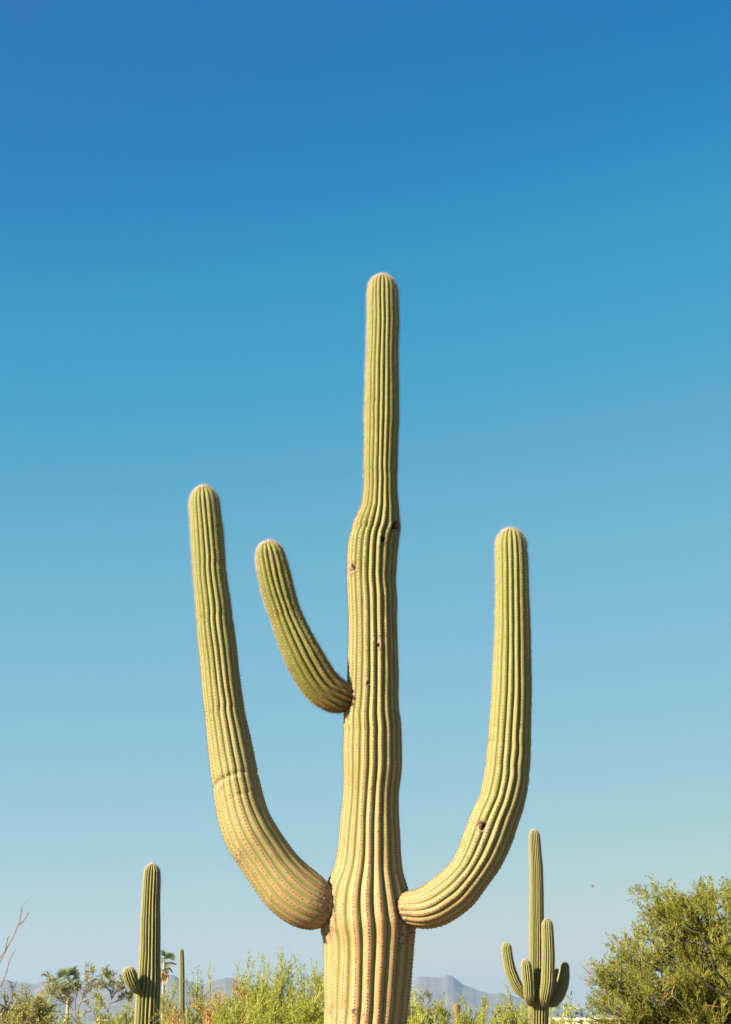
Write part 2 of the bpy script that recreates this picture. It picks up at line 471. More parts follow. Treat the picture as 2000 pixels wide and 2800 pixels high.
def spines(body, spacing, k, length, pad, width, tone, seed, tip_pack=1.0):
    """spine clusters along the rib crests; length/tone/pad are functions of (fraction along)"""
    rg = np.random.default_rng(seed)
    V, rd, T, s, per = body['V'], body['rd'], body['T'], body['s'], body['per']
    cols = np.arange(0, body['J'], per)
    st = []
    x = spacing * 0.5
    s = np.concatenate([[0], np.cumsum(np.linalg.norm(np.diff(V[:, 0], axis=0), axis=1))])
    L = s[-1]
    while x < L - 0.006:
        st.append(x); x += spacing * (1 if x < L - 0.25 else 0.8)
    st = np.array(st)
    Sx = (st[None] + rg.uniform(-.12, .12, (len(cols), len(st))) * spacing + rg.uniform(-.5, .5, (len(cols), 1)) * spacing)
    Sx = np.clip(Sx, 0.0, L * 0.9995)
    fi = np.interp(Sx, s, np.arange(len(s)))
    i0 = np.clip(fi.astype(int), 0, len(s) - 2); ft = (fi - i0)[..., None]
    c = np.repeat(cols[:, None], len(st), 1)
    P = V[i0, c] * (1 - ft) + V[i0 + 1, c] * ft
    NM = rd[i0, c] * 1.0
    TT = T[i0]
    # tilt the normals towards the tip on the cap
    fr = Sx / L
    r_here = np.linalg.norm(P - (body['C'][i0] * (1 - ft) + body['C'][i0 + 1] * ft), axis=-1)
    rmax = np.interp(L - 0.3 if L > 0.4 else L * 0.5, s, np.linalg.norm(V[:, 0] - body['C'], axis=1))
    tipw = np.clip(1 - r_here / max(rmax, 1e-6), 0, 1)[..., None] * (fr[..., None] > 0.8)
    NM = NM + TT * tipw * 2.0
    NM /= np.linalg.norm(NM, axis=-1, keepdims=True)
    ok = body['scar'][i0, c] < 0.55
    ok &= rg.random(ok.shape) < 0.97
    P, NM, TT, fr = P[ok], NM[ok], TT[ok], fr[ok]
    n = len(P)
    Bn = np.cross(NM, TT); Bn /= np.linalg.norm(Bn, axis=1)[:, None] + 1e-9
    Tn = np.cross(Bn, NM)
    Ln = length(fr)[:, None] * rg.uniform(.75, 1.25, (n, 1))
    Pd = pad(fr)[:, None] * rg.uniform(.8, 1.2, (n, 1))
    tn = np.clip(tone(fr) + rg.normal(0, .07, n), 0, 1)
    VV, FF, TO = [], [], []
    off = 0
    # pad: four-sided pyramid
    pts = [P + Bn * Pd, P + Tn * Pd * 1.15, P - Bn * Pd, P - Tn * Pd * 1.15]
    pts = [x_ - NM * Pd * 0.4 for x_ in pts] + [P + NM * Pd * 0.75]
    VV.append(np.stack(pts, 1).reshape(-1, 3))
    b = (np.arange(n) * 5)[:, None]
    FF.append(np.concatenate([b + np.array([[0, 1, 4]]), b + np.array([[1, 2, 4]]), b + np.array([[2, 3, 4]]), b + np.array([[3, 0, 4]])]))
    TO.append(np.repeat(np.clip(tn, 0, 1), 5)); off = n * 5
    for j in range(k):
        th = 2 * math.pi * (j + rg.uniform(0, 1, (n, 1))) / k
        el = rg.uniform(0.25, 1.0, (n, 1)) if j else np.full((n, 1), 1.4)
        D = (Bn * np.cos(th) + Tn * np.sin(th)) * np.cos(el) + NM * np.sin(el)
        sd = np.cross(D, NM + 0.3 * Tn); sd /= np.linalg.norm(sd, axis=1)[:, None] + 1e-9
        u2 = np.cross(D, sd)
        w = width
        ll = Ln * rg.uniform(.6, 1.1, (n, 1))
        tri = np.stack([P + sd * w, P - sd * w * .5 + u2 * w * .87, P - sd * w * .5 - u2 * w * .87, P + D * ll], 1).reshape(-1, 3)
        VV.append(tri)
        b = (np.arange(n) * 4)[:, None] + off
        FF.append(np.concatenate([b + np.array([[0, 1, 3]]), b + np.array([[1, 2, 3]]), b + np.array([[2, 0, 3]])]))
        TO.append(np.repeat(np.clip(tn + rg.uniform(-.05, .3, n), 0, 1), 4)); off += n * 4
    return np.concatenate(VV), np.concatenate(FF), np.concatenate(TO)

def px_limb(pairs, Y, dY=None):
    """contour pairs ((lx,ly),(rx,ry)) in photo px, base -> tip, to 3D centres and radii; dY = depth offset per pair"""
    C, R = [], []
    for i, ((lx, ly), (rx, ry)) in enumerate(pairs):
        y = Y + (dY[i] if dY is not None else 0.0)
        cx, cy = (lx + rx) / 2, (ly + ry) / 2
        C.append(at(cx, cy, y)); R.append(0.5 * math.hypot(rx - lx, ry - ly) * mpp(cy, y))
    return C, R
def rows(lst):
    return [((l, y), (r, y)) for y, l, r in lst]

def add_limb(name, parent, body, mat, sp=None, label=None):
    o = link(name, mesh_np(name, body['V'].reshape(-1, 3), body['Q'], mat, True, body['attrs']), parent)
    if label: o['label'] = label
    if sp is not None:
        v, f, t = sp
        c = link('spines', mesh_np('spines', v, f, M['spine'], False, dict(tone=t)), o)
        c['kind'] = 'stuff'
    return o

# ---- the big saguaro
YM = 12.0
tr = [(2800, 886, 1112), (2760, 888, 1118), (2700, 887, 1124), (2620, 888, 1131), (2580, 887, 1134), (2550, 881, 1138), (2530, 876, 1139),
      (2500, 876, 1132), (2465, 880, 1126), (2440, 886, 1121), (2415, 897, 1114), (2380, 914, 1102), (2340, 922, 1098), (2290, 927, 1095), (2240, 932, 1092),
      (2200, 937, 1091), (2165, 940, 1091), (2130, 940, 1096), (2100, 940, 1100), (2030, 940, 1099), (2000, 942, 1099), (1980, 940, 1097),
      (1965, 940, 1095), (1940, 945, 1092), (1900, 950, 1090), (1870, 950, 1091), (1840, 951, 1091), (1780, 953, 1089), (1700, 954, 1086),
      (1635, 951, 1087), (1605, 950, 1083), (1580, 949, 1082), (1540, 949, 1086), (1500, 952, 1088), (1475, 956, 1091), (1450, 963, 1096),
      (1430, 970, 1097), (1410, 980, 1094), (1390, 988, 1092), (1360, 993, 1088), (1330, 996, 1086), (1300, 995, 1087), (1250, 996, 1088),
      (1200, 997, 1089), (1150, 997, 1092), (1100, 998, 1092), (1000, 1001, 1090), (950, 1004, 1089), (885, 1005, 1092), (832, 1005, 1090), (800, 1006.5, 1088)]
Ct, Rt = px_limb(rows(tr), YM)
base = np.array((Ct[0][0], YM, 0.0))
big = empty('saguaro', base)
tag(big, 'tall pale green saguaro with three upturned arms and scarred trunk', 'cactus')
Ct = [base + (0, 0, -0.15), base + (0, 0, 0.3), base + (0, 0, 0.9)] + Ct
Rt = [0.225, 0.235, 0.25] + Rt
tip_z = 50 * mpp(775, YM)
HOLES_T = [(965, 1552, 6, 0.05, 7, 0.8), (957, 1553, 0, 0, 11, 0.8), (1083, 1438, 9, 0.05, 13, 0.8), (1048, 1474, 6, 0.02, 11, 0.8),
           (1037, 1764, 4, 0.02, 9, 0.7), (1044, 1745, 0, 0, 10, 0.6), (1004, 1850, 0, 0, 8, 0.7), (1006, 1868, 3.5, 0.015, 7, 0.7), (1003, 1770, 0, 0, 5, 0.6),
           (976, 1557, 0, 0, 3, 0.6), (1013, 2165, 0, 0, 7, 0.5), (1037, 2275, 0, 0, 6, 0.5), (968, 2765, 4, 0.012, 9, 0.6), (992, 2775, 0, 0, 5, 0.6),
           (888, 2470, 0, 0, 34, 0.5), (888, 2462, 0, 0, 22, 0.65), (895, 2530, 0, 0, 20, .5), (1110, 2515, 0, 0, 30, 0.5), (1090, 2490, 0, 0, 14, .5), (1100, 2560, 0, 0, 16, .5), (1040, 2230, 0, 0, 7, .6), (985, 2440, 0, 0, 6, .5), (1010, 2350, 0, 0, 5, .5), (1062, 1700, 0, 0, 6, .5), (990, 1640, 0, 0, 5, .5), (905, 2480, 0, 0, 9, 0.5), (1110, 2500, 0, 0, 16, 0.55), (1117, 2540, 0, 0, 14, 0.55), (1092, 2520, 0, 0, 7, 0.45), (905, 2760, 0, 0, 8, 0.5)]
tb = rib_body(Ct, Rt, tip_z, 21, 8, 0.0098, lambda f: np.interp(f, [0, .25, .4, .55, .7, 1], [.09, .095, .125, .165, .185, .165]), 3, sm=0.028, wob=0.006,
              ages=(1.0, 1.0, 1.0, .95, .8, .62, .5, .5, .25, .12, .03, 0.0), base_scar=0.0, holes=HOLES_T,
              dips=[(0.727, 0.010, 0.02, 0.02, 1.0), (0.79, 0.005, 0.015, 0.02, 4.0), (0.86, .003, .014, .01, 3.)], wander=.04)
sp = spines(tb, 0.0205, 7, lambda f: np.interp(f, [0, .4, .6, .75, .9, 1], [.010, .011, .015, .020, .026, .029]),
            lambda f: np.interp(f, [0, .5, .8, 1], [.0068, .0062, .0052, .0050]), 0.0008,
            lambda f: np.interp(f, [0, .5, .65, .75, .85, .95, 1], [.10, .16, .25, .45, .66, .85, .95]), 4)
trunk = add_limb('trunk', big, tb, M['skin'], sp)

# left arm (base -> tip)
la = [((905, 2520), (910, 2440)), ((888, 2535), (900, 2430)), ((868, 2541), (894, 2416)), ((825, 2540), (889, 2404)), ((775, 2517), (870, 2391)), ((725, 2474), (845, 2372)), ((685, 2414), (815, 2345)),
      ((648, 2353), (786, 2309)), ((617, 2308), (757, 2264)), ((598, 2250), (735, 2224)), ((588, 2197), (722, 2186)), ((575, 2103), (702, 2095)),
      ((567, 2033), (687, 2026)), ((561, 1962), (671, 1957)), ((555, 1901), (662, 1898)), ((550, 1830), (653, 1828)), ((545, 1780), (648, 1778)),
      ((541, 1750), (644, 1748)), ((538, 1700), (637, 1698)), ((535, 1650), (631, 1648)), ((531, 1600), (623, 1598)), ((528, 1550), (618, 1549)),
      ((522, 1450), (611, 1449)), ((519, 1385), (602, 1384))]
dyl = np.interp(np.arange(len(la)), [0, 3, 8, 24], [-0.03, -0.09, -0.16, -0.16])
Cl, Rl = px_limb(la, YM, dyl); Rl[0] *= 0.7
lb = rib_body(Cl, Rl, 55 * mpp(1360, YM), 19, 8, 0.0098, lambda f: np.interp(f, [0, .1, .32, .45, .6, 1], [.03, .04, .065, .12, .15, .16]), 7, wander=.045,
              ages=(.95, .72, .6, .52, .42, .32, .2, .1, 0.02, 0), base_scar=0.24,
              dips=[(0.355, 0.014, 0.014, 0.03, 1.2), (0.315, 0.005, 0.012, 0.03, .6), (0.50, 0.004, 0.012, 0.02, 2.0), (0.70, .006, .016, .02, 1.6), (0.815, .006, .014, .02, 2.)],
              holes=[(653, 2340, 0, 0, 9, .6), (602, 2155, 0, 0, 6, .6)])
sp = spines(lb, 0.0225, 7, lambda f: np.interp(f, [0, .4, .6, .85, 1], [.009, .011, .017, .025, .029]),
            lambda f: np.interp(f, [0, .5, .8, 1], [.0055, .0055, .0052, .0050]), 0.0008,
            lambda f: np.interp(f, [0, .3, .5, .7, .9, 1], [.14, .2, .34, .58, .8, .95]), 8)
add_limb('arm', big, lb, M['skin'], sp, 'longest pale arm, cork-scarred at its joint')

# right arm
ra = [((1083, 2455), (1085, 2520)), ((1105, 2440), (1112, 2532)), ((1121, 2437), (1132, 2530)), ((1140, 2431), (1170, 2541)), ((1165, 2420), (1222, 2529)), ((1208, 2387), (1288, 2484)), ((1240, 2357), (1338, 2417)),
      ((1255, 2322), (1373, 2366)), ((1270, 2279), (1398, 2312)), ((1291, 2224), (1418, 2252)), ((1312, 2186), (1434, 2205)), ((1322, 2140), (1446, 2150)),
      ((1328, 2100), (1450, 2103)), ((1333, 2050), (1453, 2051)), ((1338, 2000), (1453, 2000)), ((1346, 1900), (1455, 1900)), ((1350, 1800), (1453, 1800)),
      ((1354, 1720), (1451, 1720)), ((1356, 1620), (1447, 1620)), ((1356, 1540), (1445, 1540)), ((1356, 1500), (1442, 1500))]
dyr = np.interp(np.arange(len(ra)), [0, 2, 6, 10, 21], [-0.08, -0.16, -0.24, -0.24, -0.20])
Cr, Rr_ = px_limb(ra, YM, dyr); Rr_[0] *= 0.8
rb = rib_body(Cr, Rr_, 54 * mpp(1475, YM), 18, 8, 0.0098, lambda f: np.interp(f, [0, .1, .25, .5, 1], [.05, .09, .15, .165, .16]), 12, wander=.045,
              ages=(.9, .66, .52, .42, .32, .22, .14, .05, 0), base_scar=0.22,
              dips=[(0.445, .004, .014, .02, 3.8), (0.50, .004, .014, .02, 3.4)],
              holes=[(1319, 2257, 8, 0.06, 15, 0.85), (1316, 2300, 0, 0, 8, .5), (1330, 2270, 0, 0, 6, .45)])
sp = spines(rb, 0.0225, 7, lambda f: np.interp(f, [0, .3, .6, .85, 1], [.009, .013, .017, .025, .029]),
            lambda f: np.interp(f, [0, .5, .8, 1], [.0055, .0055, .0056, .0054]), 0.0008,
            lambda f: np.interp(f, [0, .2, .4, .6, .85, 1], [.14, .24, .42, .6, .82, .95]), 13)
add_limb('arm', big, rb, M['skin'], sp, 'arm with a dark woodpecker hole above its bend')

# middle arm
ma = [((975, 1935), (985, 1890)), ((950, 1945), (966, 1886)), ((930, 1950), (952, 1868)), ((905, 1951), (940, 1860)), ((855, 1926), (927, 1851)), ((820, 1886), (908, 1824)), ((790, 1832), (880, 1776)),
      ((763, 1765), (850, 1722)), ((744, 1705), (824, 1672)), ((727, 1656), (813, 1640)), ((714, 1615), (803, 1600)), ((706, 1575), (793, 1560)), ((701, 1532), (781, 1522))]
dym = np.interp(np.arange(len(ma)), [0, 3, 6, 12], [0.02, -0.06, -0.12, -0.16])
Cm, Rm = px_limb(ma, YM, dym); Rm[0] *= 0.7
mb = rib_body(Cm, Rm, 46 * mpp(1500, YM), 17, 8, 0.0098, .19, 21, wander=.05, ages=(1.0, .7, .35, .2, .1, 0), base_scar=0.16, dips=[(0.62, .003, .014, .01, 3.)])
sp = spines(mb, 0.022, 8, lambda f: np.interp(f, [0, .5, 1], [.022, .024, .029]), lambda f: np.interp(f, [0, 1], [.0050, .0054]), 0.0008,
            lambda f: np.interp(f, [0, .15, .3, .6, 1], [.2, .45, .62, .75, .95]), 22)
add_limb('arm', big, mb, M['skin_olive'], sp, 'short olive arm leaning away from the trunk')

# ---- saguaro with a bud (left)
def flower(p, parent, seed, size=0.03):
    rg = np.random.default_rng(seed)
    V, Q = [], []
    for k in range(5):
        d = rg.normal(size=3); d[2] = abs(d[2]); d /= np.linalg.norm(d)
        s_ = np.cross(d, (0.3, 0.5, 0.9)); s_ /= np.linalg.norm(s_); u = np.cross(d, s_)
        b = len(V)
        V += [p + s_ * size * .22, p + u * size * .22, p - s_ * size * .22, p - u * size * .22, p + d * size * rg.uniform(.7, 1.4)]
        Q += [(b, b + 1, b + 4), (b + 1, b + 2, b + 4), (b + 2, b + 3, b + 4), (b + 3, b, b + 4)]
    return link('dried_flower', mesh_np('dried_flower', np.array(V), Q, M['cr_bark']), parent)

def small_saguaro(label, rws, Y, cap_px, ribs, arms, seed, mat='skin_far', group=None, ds=0.03, per=8, dep=.30, spacing=.05, flowers=0):
    C, R = px_limb(rows(rws), Y)
    b = np.array((C[0][0], Y, 0.0))
    root = empty('saguaro', b)
    tag(root, label, 'cactus', group)
    C = [b + (0, 0, -0.1), b + (0, 0, .4)] + C; R = [R[0] * .95, R[0] * .98] + R
    tb_ = rib_body(C, R, cap_px * mpp(rws[-1][0], Y), ribs, per, ds, dep, seed, sm=.06, wob=.006, wander=.05, rib_pow=1.0, ages=(1, .7, .4, .2, 0))
    ln = lambda f: np.interp(f, [0, .7, 1], [.018, .028, .045])
    tn = lambda f: np.interp(f, [0, .6, .9, 1], [.55, .7, .85, 1])
    pd = lambda f: np.full_like(f, .006 + Y * .00006)
    t = add_limb('trunk', root, tb_, M[mat], spines(tb_, spacing, 4, ln, pd, .001 + Y * 2e-5, tn, seed + 1))
    rgf = np.random.default_rng(seed + 9)
    for k in range(flowers):
        i = len(tb_['s']) - int(rgf.uniform(6, 14)); j = int(rgf.uniform(-.28, .28) * tb_['J']) % tb_['J']
        flower(tb_['V'][i, j], t, seed + k)
    for k, (pairs, dy, cp, rr) in enumerate(arms):
        Ca, Ra = px_limb(pairs, Y, dy)
        ab = rib_body(Ca, Ra, cp * mpp(pairs[-1][0][1], Y), rr, per, ds * .7, dep * .9, seed + 20 + k, sm=.05, wob=.005, wander=.04, rib_pow=1.0, ages=(.7, .3, 0))
        add_limb('arm', root, ab, M[mat], spines(ab, spacing, 4, ln, pd, .001 + Y * 2e-5, lambda f: np.interp(f, [0, .5, 1], [.6, .75, 1]), seed + 40 + k))
    return root

small_saguaro('dark green saguaro column with one egg-shaped bud low on its side',
              [(2800, 367, 436), (2760, 369, 437), (2720, 371, 439), (2690, 376, 440), (2660, 378, 439), (2620, 381, 438), (2570, 383, 439), (2520, 384, 439),
               (2480, 387, 438), (2430, 390, 439), (2405, 391, 440), (2394, 393, 439)], 34.0, 31, 18,
              [([((388, 2716), (394, 2700)), ((372, 2719), (384, 2708)), ((359, 2709), (382, 2699)), ((346, 2694), (380, 2685)), ((337, 2678), (376, 2670)), ((335, 2666), (372, 2660))],
                [-.14, -.22, -.28, -.32, -.34, -.35], 17, 15)], 31, ds=.024, per=8, flowers=4)

# ---- five-armed saguaro (right)
YR = 47.0
small_saguaro('slender saguaro with a ring of short arms around its waist',
              [(2800, 1446, 1500), (2760, 1445, 1502), (2735, 1447, 1500), (2700, 1448, 1492), (2640, 1447.5, 1490), (2560, 1448, 1489), (2500, 1448, 1488), (2430, 1449.5, 1487),
               (2380, 1449, 1486), (2330, 1448, 1481), (2300, 1447, 1479), (2292, 1447.5, 1478)], YR, 23, 20,
              [([((1455, 2735), (1458, 2715)), ((1432, 2732), (1440, 2706)), ((1410, 2718), (1430, 2694)), ((1394, 2692), (1420, 2674)), ((1381, 2659), (1410, 2647)), ((1375, 2627), (1403, 2617)), ((1372, 2597), (1400, 2593))],
                [0, -.05, -.08, -.1, -.1, -.1, -.1], 16, 15),
               ([((1456, 2752), (1468, 2742)), ((1441, 2747), (1457, 2740)), ((1434, 2730), (1459.5, 2726)), ((1431, 2697), (1459, 2693)), ((1427, 2665), (1457, 2662)), ((1425, 2645), (1454, 2644))],
                [-.2, -.32, -.42, -.45, -.46, -.46], 20, 15),
               ([((1474, 2755), (1480, 2742)), ((1480, 2749), (1496, 2741)), ((1477, 2735), (1505, 2729)), ((1477, 2721), (1511, 2710)), ((1480, 2690), (1517, 2687)), ((1482, 2613), (1518, 2613)), ((1482, 2560), (1515.5, 2560)), ((1482, 2538), (1513.5, 2538))],
                [-.1, -.3, -.42, -.45, -.46, -.46, -.46, -.46], 24, 16),
               ([((1480, 2752), (1484, 2728)), ((1502, 2755), (1502, 2728)), ((1520, 2755), (1509, 2722)), ((1540, 2735), (1515, 2707)), ((1553, 2704), (1523, 2684)), ((1558, 2675), (1528, 2663)), ((1558, 2652), (1531, 2650))],
                [.05, .03, .02, .02, .02, .02, .02], 18, 15),
               ([((1480, 2748), (1484, 2728)), ((1497, 2745), (1500, 2722)), ((1506, 2735), (1524, 2712)), ((1508, 2700), (1534, 2698)), ((1509, 2670), (1535, 2670)), ((1511, 2664), (1534, 2664))],
                [.2, .4, .52, .58, .6, .6], 13, 14)], 61, flowers=5, ds=.04, per=6)

# ---- far plain saguaro and stump
small_saguaro('plain armless saguaro pole standing among the scrub beside a palm',
              [(2800, 490, 506), (2720, 490.5, 505), (2660, 490.5, 505), (2625, 490.5, 504), (2604, 490, 503)], 120.0, 9, 16, [], 81, ds=.1, per=4, spacing=.15)

def stump():
    Y = 95.0
    c0 = at(1250, 2800, Y); ct = at(1250, 2747, Y)
    root = empty('saguaro_stump', (c0[0], Y, 0))
    tag(root, 'broken brown saguaro stump with a flat top rising from shrubs', 'stump')
    r = 9.5 * mpp(2760, Y)
    n, per, N = 13, 4, 24
    J = n * per
    rg = np.random.default_rng(5)
    V = []
    for i in range(N):
        z = -0.1 + (ct[2] + .1) * i / (N - 1)
        for j in range(J):
            a = 2 * math.pi * j / J
            q = abs(((j / per + .5) % 1) - .5) * 2
            rr = r * (1 - .12 * q) * (1.06 - .06 * i / N) * (1 + .02 * math.sin(3 * a + i * .5))
            V.append((c0[0] + rr * math.cos(a), Y + rr * math.sin(a), z + (rg.uniform(-.03, .05) if i == N - 1 else 0)))
    idx = np.arange(N * J).reshape(N, J); nx = np.roll(idx, -1, 1)
    Q = np.stack([idx[:-1], nx[:-1], nx[1:], idx[1:]], -1).reshape(-1, 4)
    link('trunk', mesh_np('stump_trunk', np.array(V), Q, M['cork'], True), root)
    T = [(c0[0], Y, ct[2] - .06)]
    for f in (0.5, 1.0):
        for j in range(J):
            x, y, z = V[(N - 1) * J + j]
            T.append((c0[0] + (x - c0[0]) * f * .995, Y + (y - Y) * f * .995, z - .005 - (.05 if f < 1 else 0)))
    tri = [(0, 1 + j, 1 + (j + 1) % J) for j in range(J)]
    for j in range(J):
        a, b = 1 + j, 1 + (j + 1) % J
        tri += [(a, a + J, b + J), (a, b + J, b)]
    link('broken_top', mesh_np('broken_top', np.array(T), tri, M['dry_bark']), root)
stump()

# ------------------------------------------------------------------ plants
def unit(a):
    return a / (np.linalg.norm(a, axis=-1, keepdims=True) + 1e-12)
def resample(poly, K):
    poly = np.asarray(poly, float)
    s = np.concatenate([[0], np.cumsum(np.linalg.norm(np.diff(poly, axis=0), axis=1))])
    t = np.linspace(0, s[-1], K)
    return np.stack([np.interp(t, s, poly[:, i]) for i in range(3)], 1)
def expand(P, per, t0, t1, ang, L, K, up, rg, jit=0.12, out=None):
    """children polylines from parents P (M,Kp,3)"""
    Mn, Kp, _ = P.shape
    m = np.repeat(np.arange(Mn), per)
    t = rg.uniform(t0, t1, Mn * per) * (Kp - 1)
    i = np.clip(t.astype(int), 0, Kp - 2); f = (t - i)[:, None]
    st = P[m, i] * (1 - f) + P[m, i + 1] * f
    d = unit(P[m, i + 1] - P[m, i])
    r = unit(np.cross(d, rg.normal(size=d.shape)))
    a = rg.uniform(ang[0], ang[1], (len(m), 1))
    d = unit(d * np.cos(a) + r * np.sin(a) + np.array((0, 0, 1.0)) * up)
    l = rg.uniform(L[0], L[1], (len(m), 1)) * (1.15 - 0.5 * (t / (Kp - 1)))[:, None]
    C = np.zeros((len(m), K, 3)); C[:, 0] = st
    for k in range(1, K):
        d = unit(d + rg.normal(size=d.shape) * jit + np.array((0, 0, 1.0)) * up * .3)
        C[:, k] = C[:, k - 1] + d * l / (K - 1)
    return C
def tubes(P, r0, r1, sides=3):
    """tapered tubes round polylines (M,K,3)"""
    Mn, K, _ = P.shape
    T = unit(np.gradient(P, axis=1))
    ref = np.array((0.31, 0.87, 0.38))
    U = unit(np.cross(T, ref)); B = np.cross(T, U)
    r0 = np.broadcast_to(np.asarray(r0, float).reshape(-1, 1), (Mn, 1)); r1 = np.broadcast_to(np.asarray(r1, float).reshape(-1, 1), (Mn, 1))
    R = r0 * (1 - np.linspace(0, 1, K)[None]) + r1 * np.linspace(0, 1, K)[None]
    V = []
    for j in range(sides):
        a = 2 * math.pi * j / sides
        V.append(P + (U * math.cos(a) + B * math.sin(a)) * R[..., None])
    V = np.stack(V, 2)
    idx = np.arange(Mn * K * sides).reshape(Mn, K, sides); nx = np.roll(idx, -1, 2)
    Q = np.stack([idx[:, :-1], nx[:, :-1], nx[:, 1:], idx[:, 1:]], -1).reshape(-1, 4)
    return V.reshape(-1, 3), Q
def leaves(P, per, size, rg, asp=0.4, along=0.45, t0=0.1):
    Mn, K, _ = P.shape
    m = np.repeat(np.arange(Mn), per)
    t = rg.uniform(t0, 1.0, len(m)) * (K - 1)
    i = np.clip(t.astype(int), 0, K - 2); f = (t - i)[:, None]
    c = P[m, i] * (1 - f) + P[m, i + 1] * f
    d = unit(unit(P[m, i + 1] - P[m, i]) * along + rg.normal(size=c.shape) * .55)
    s = unit(np.cross(d, rg.normal(size=c.shape)))
    l = rg.uniform(.6, 1.3, (len(m), 1)) * size
    V = np.stack([c, c + d * l * .5 + s * l * asp * .5, c + d * l, c + d * l * .5 - s * l * asp * .5], 1).reshape(-1, 3)
    Q = np.arange(len(V)).reshape(-1, 4)
    return V, Q, np.repeat(rg.random(len(m)), 4)
def join(parts):
    V, Q, off = [], [], 0
    for v, q in parts:
        V.append(v); Q.append(q + off); off += len(v)
    return np.concatenate(V), np.concatenate(Q)

def plant(name, label, cat, basep, stems, wood, twig_mat, leafm, foliage, group=None, wood_name='trunk', leaf_name='crown'):
    """stems: list of (polylines, r0, r1) ; foliage: (leaf arrays list, twig list)"""
    root = empty(name, basep)
    tag(root, label, cat, group)
    v, q = join([tubes(*s) for s in stems])
    link(wood_name, mesh_np(wood_name, v, q, wood, True), root)
    lv, tw = foliage
    if lv:
        V = np.concatenate([a for a, _, _ in lv]); off = np.cumsum([0] + [len(a) for a, _, _ in lv[:-1]])
        Q = np.concatenate([b + o for (_, b, _), o in zip(lv, off)]); R = np.concatenate([c for _, _, c in lv])
        c = link(leaf_name, mesh_np(leaf_name, V, Q, leafm, False, dict(rand=R)), root)
        c['kind'] = 'stuff'
    if tw:
        v, q = join([tubes(*s) for s in tw])
        c2 = link('twigs', mesh_np('twigs', v, q, twig_mat), root)
        c2['kind'] = 'stuff'
    return root

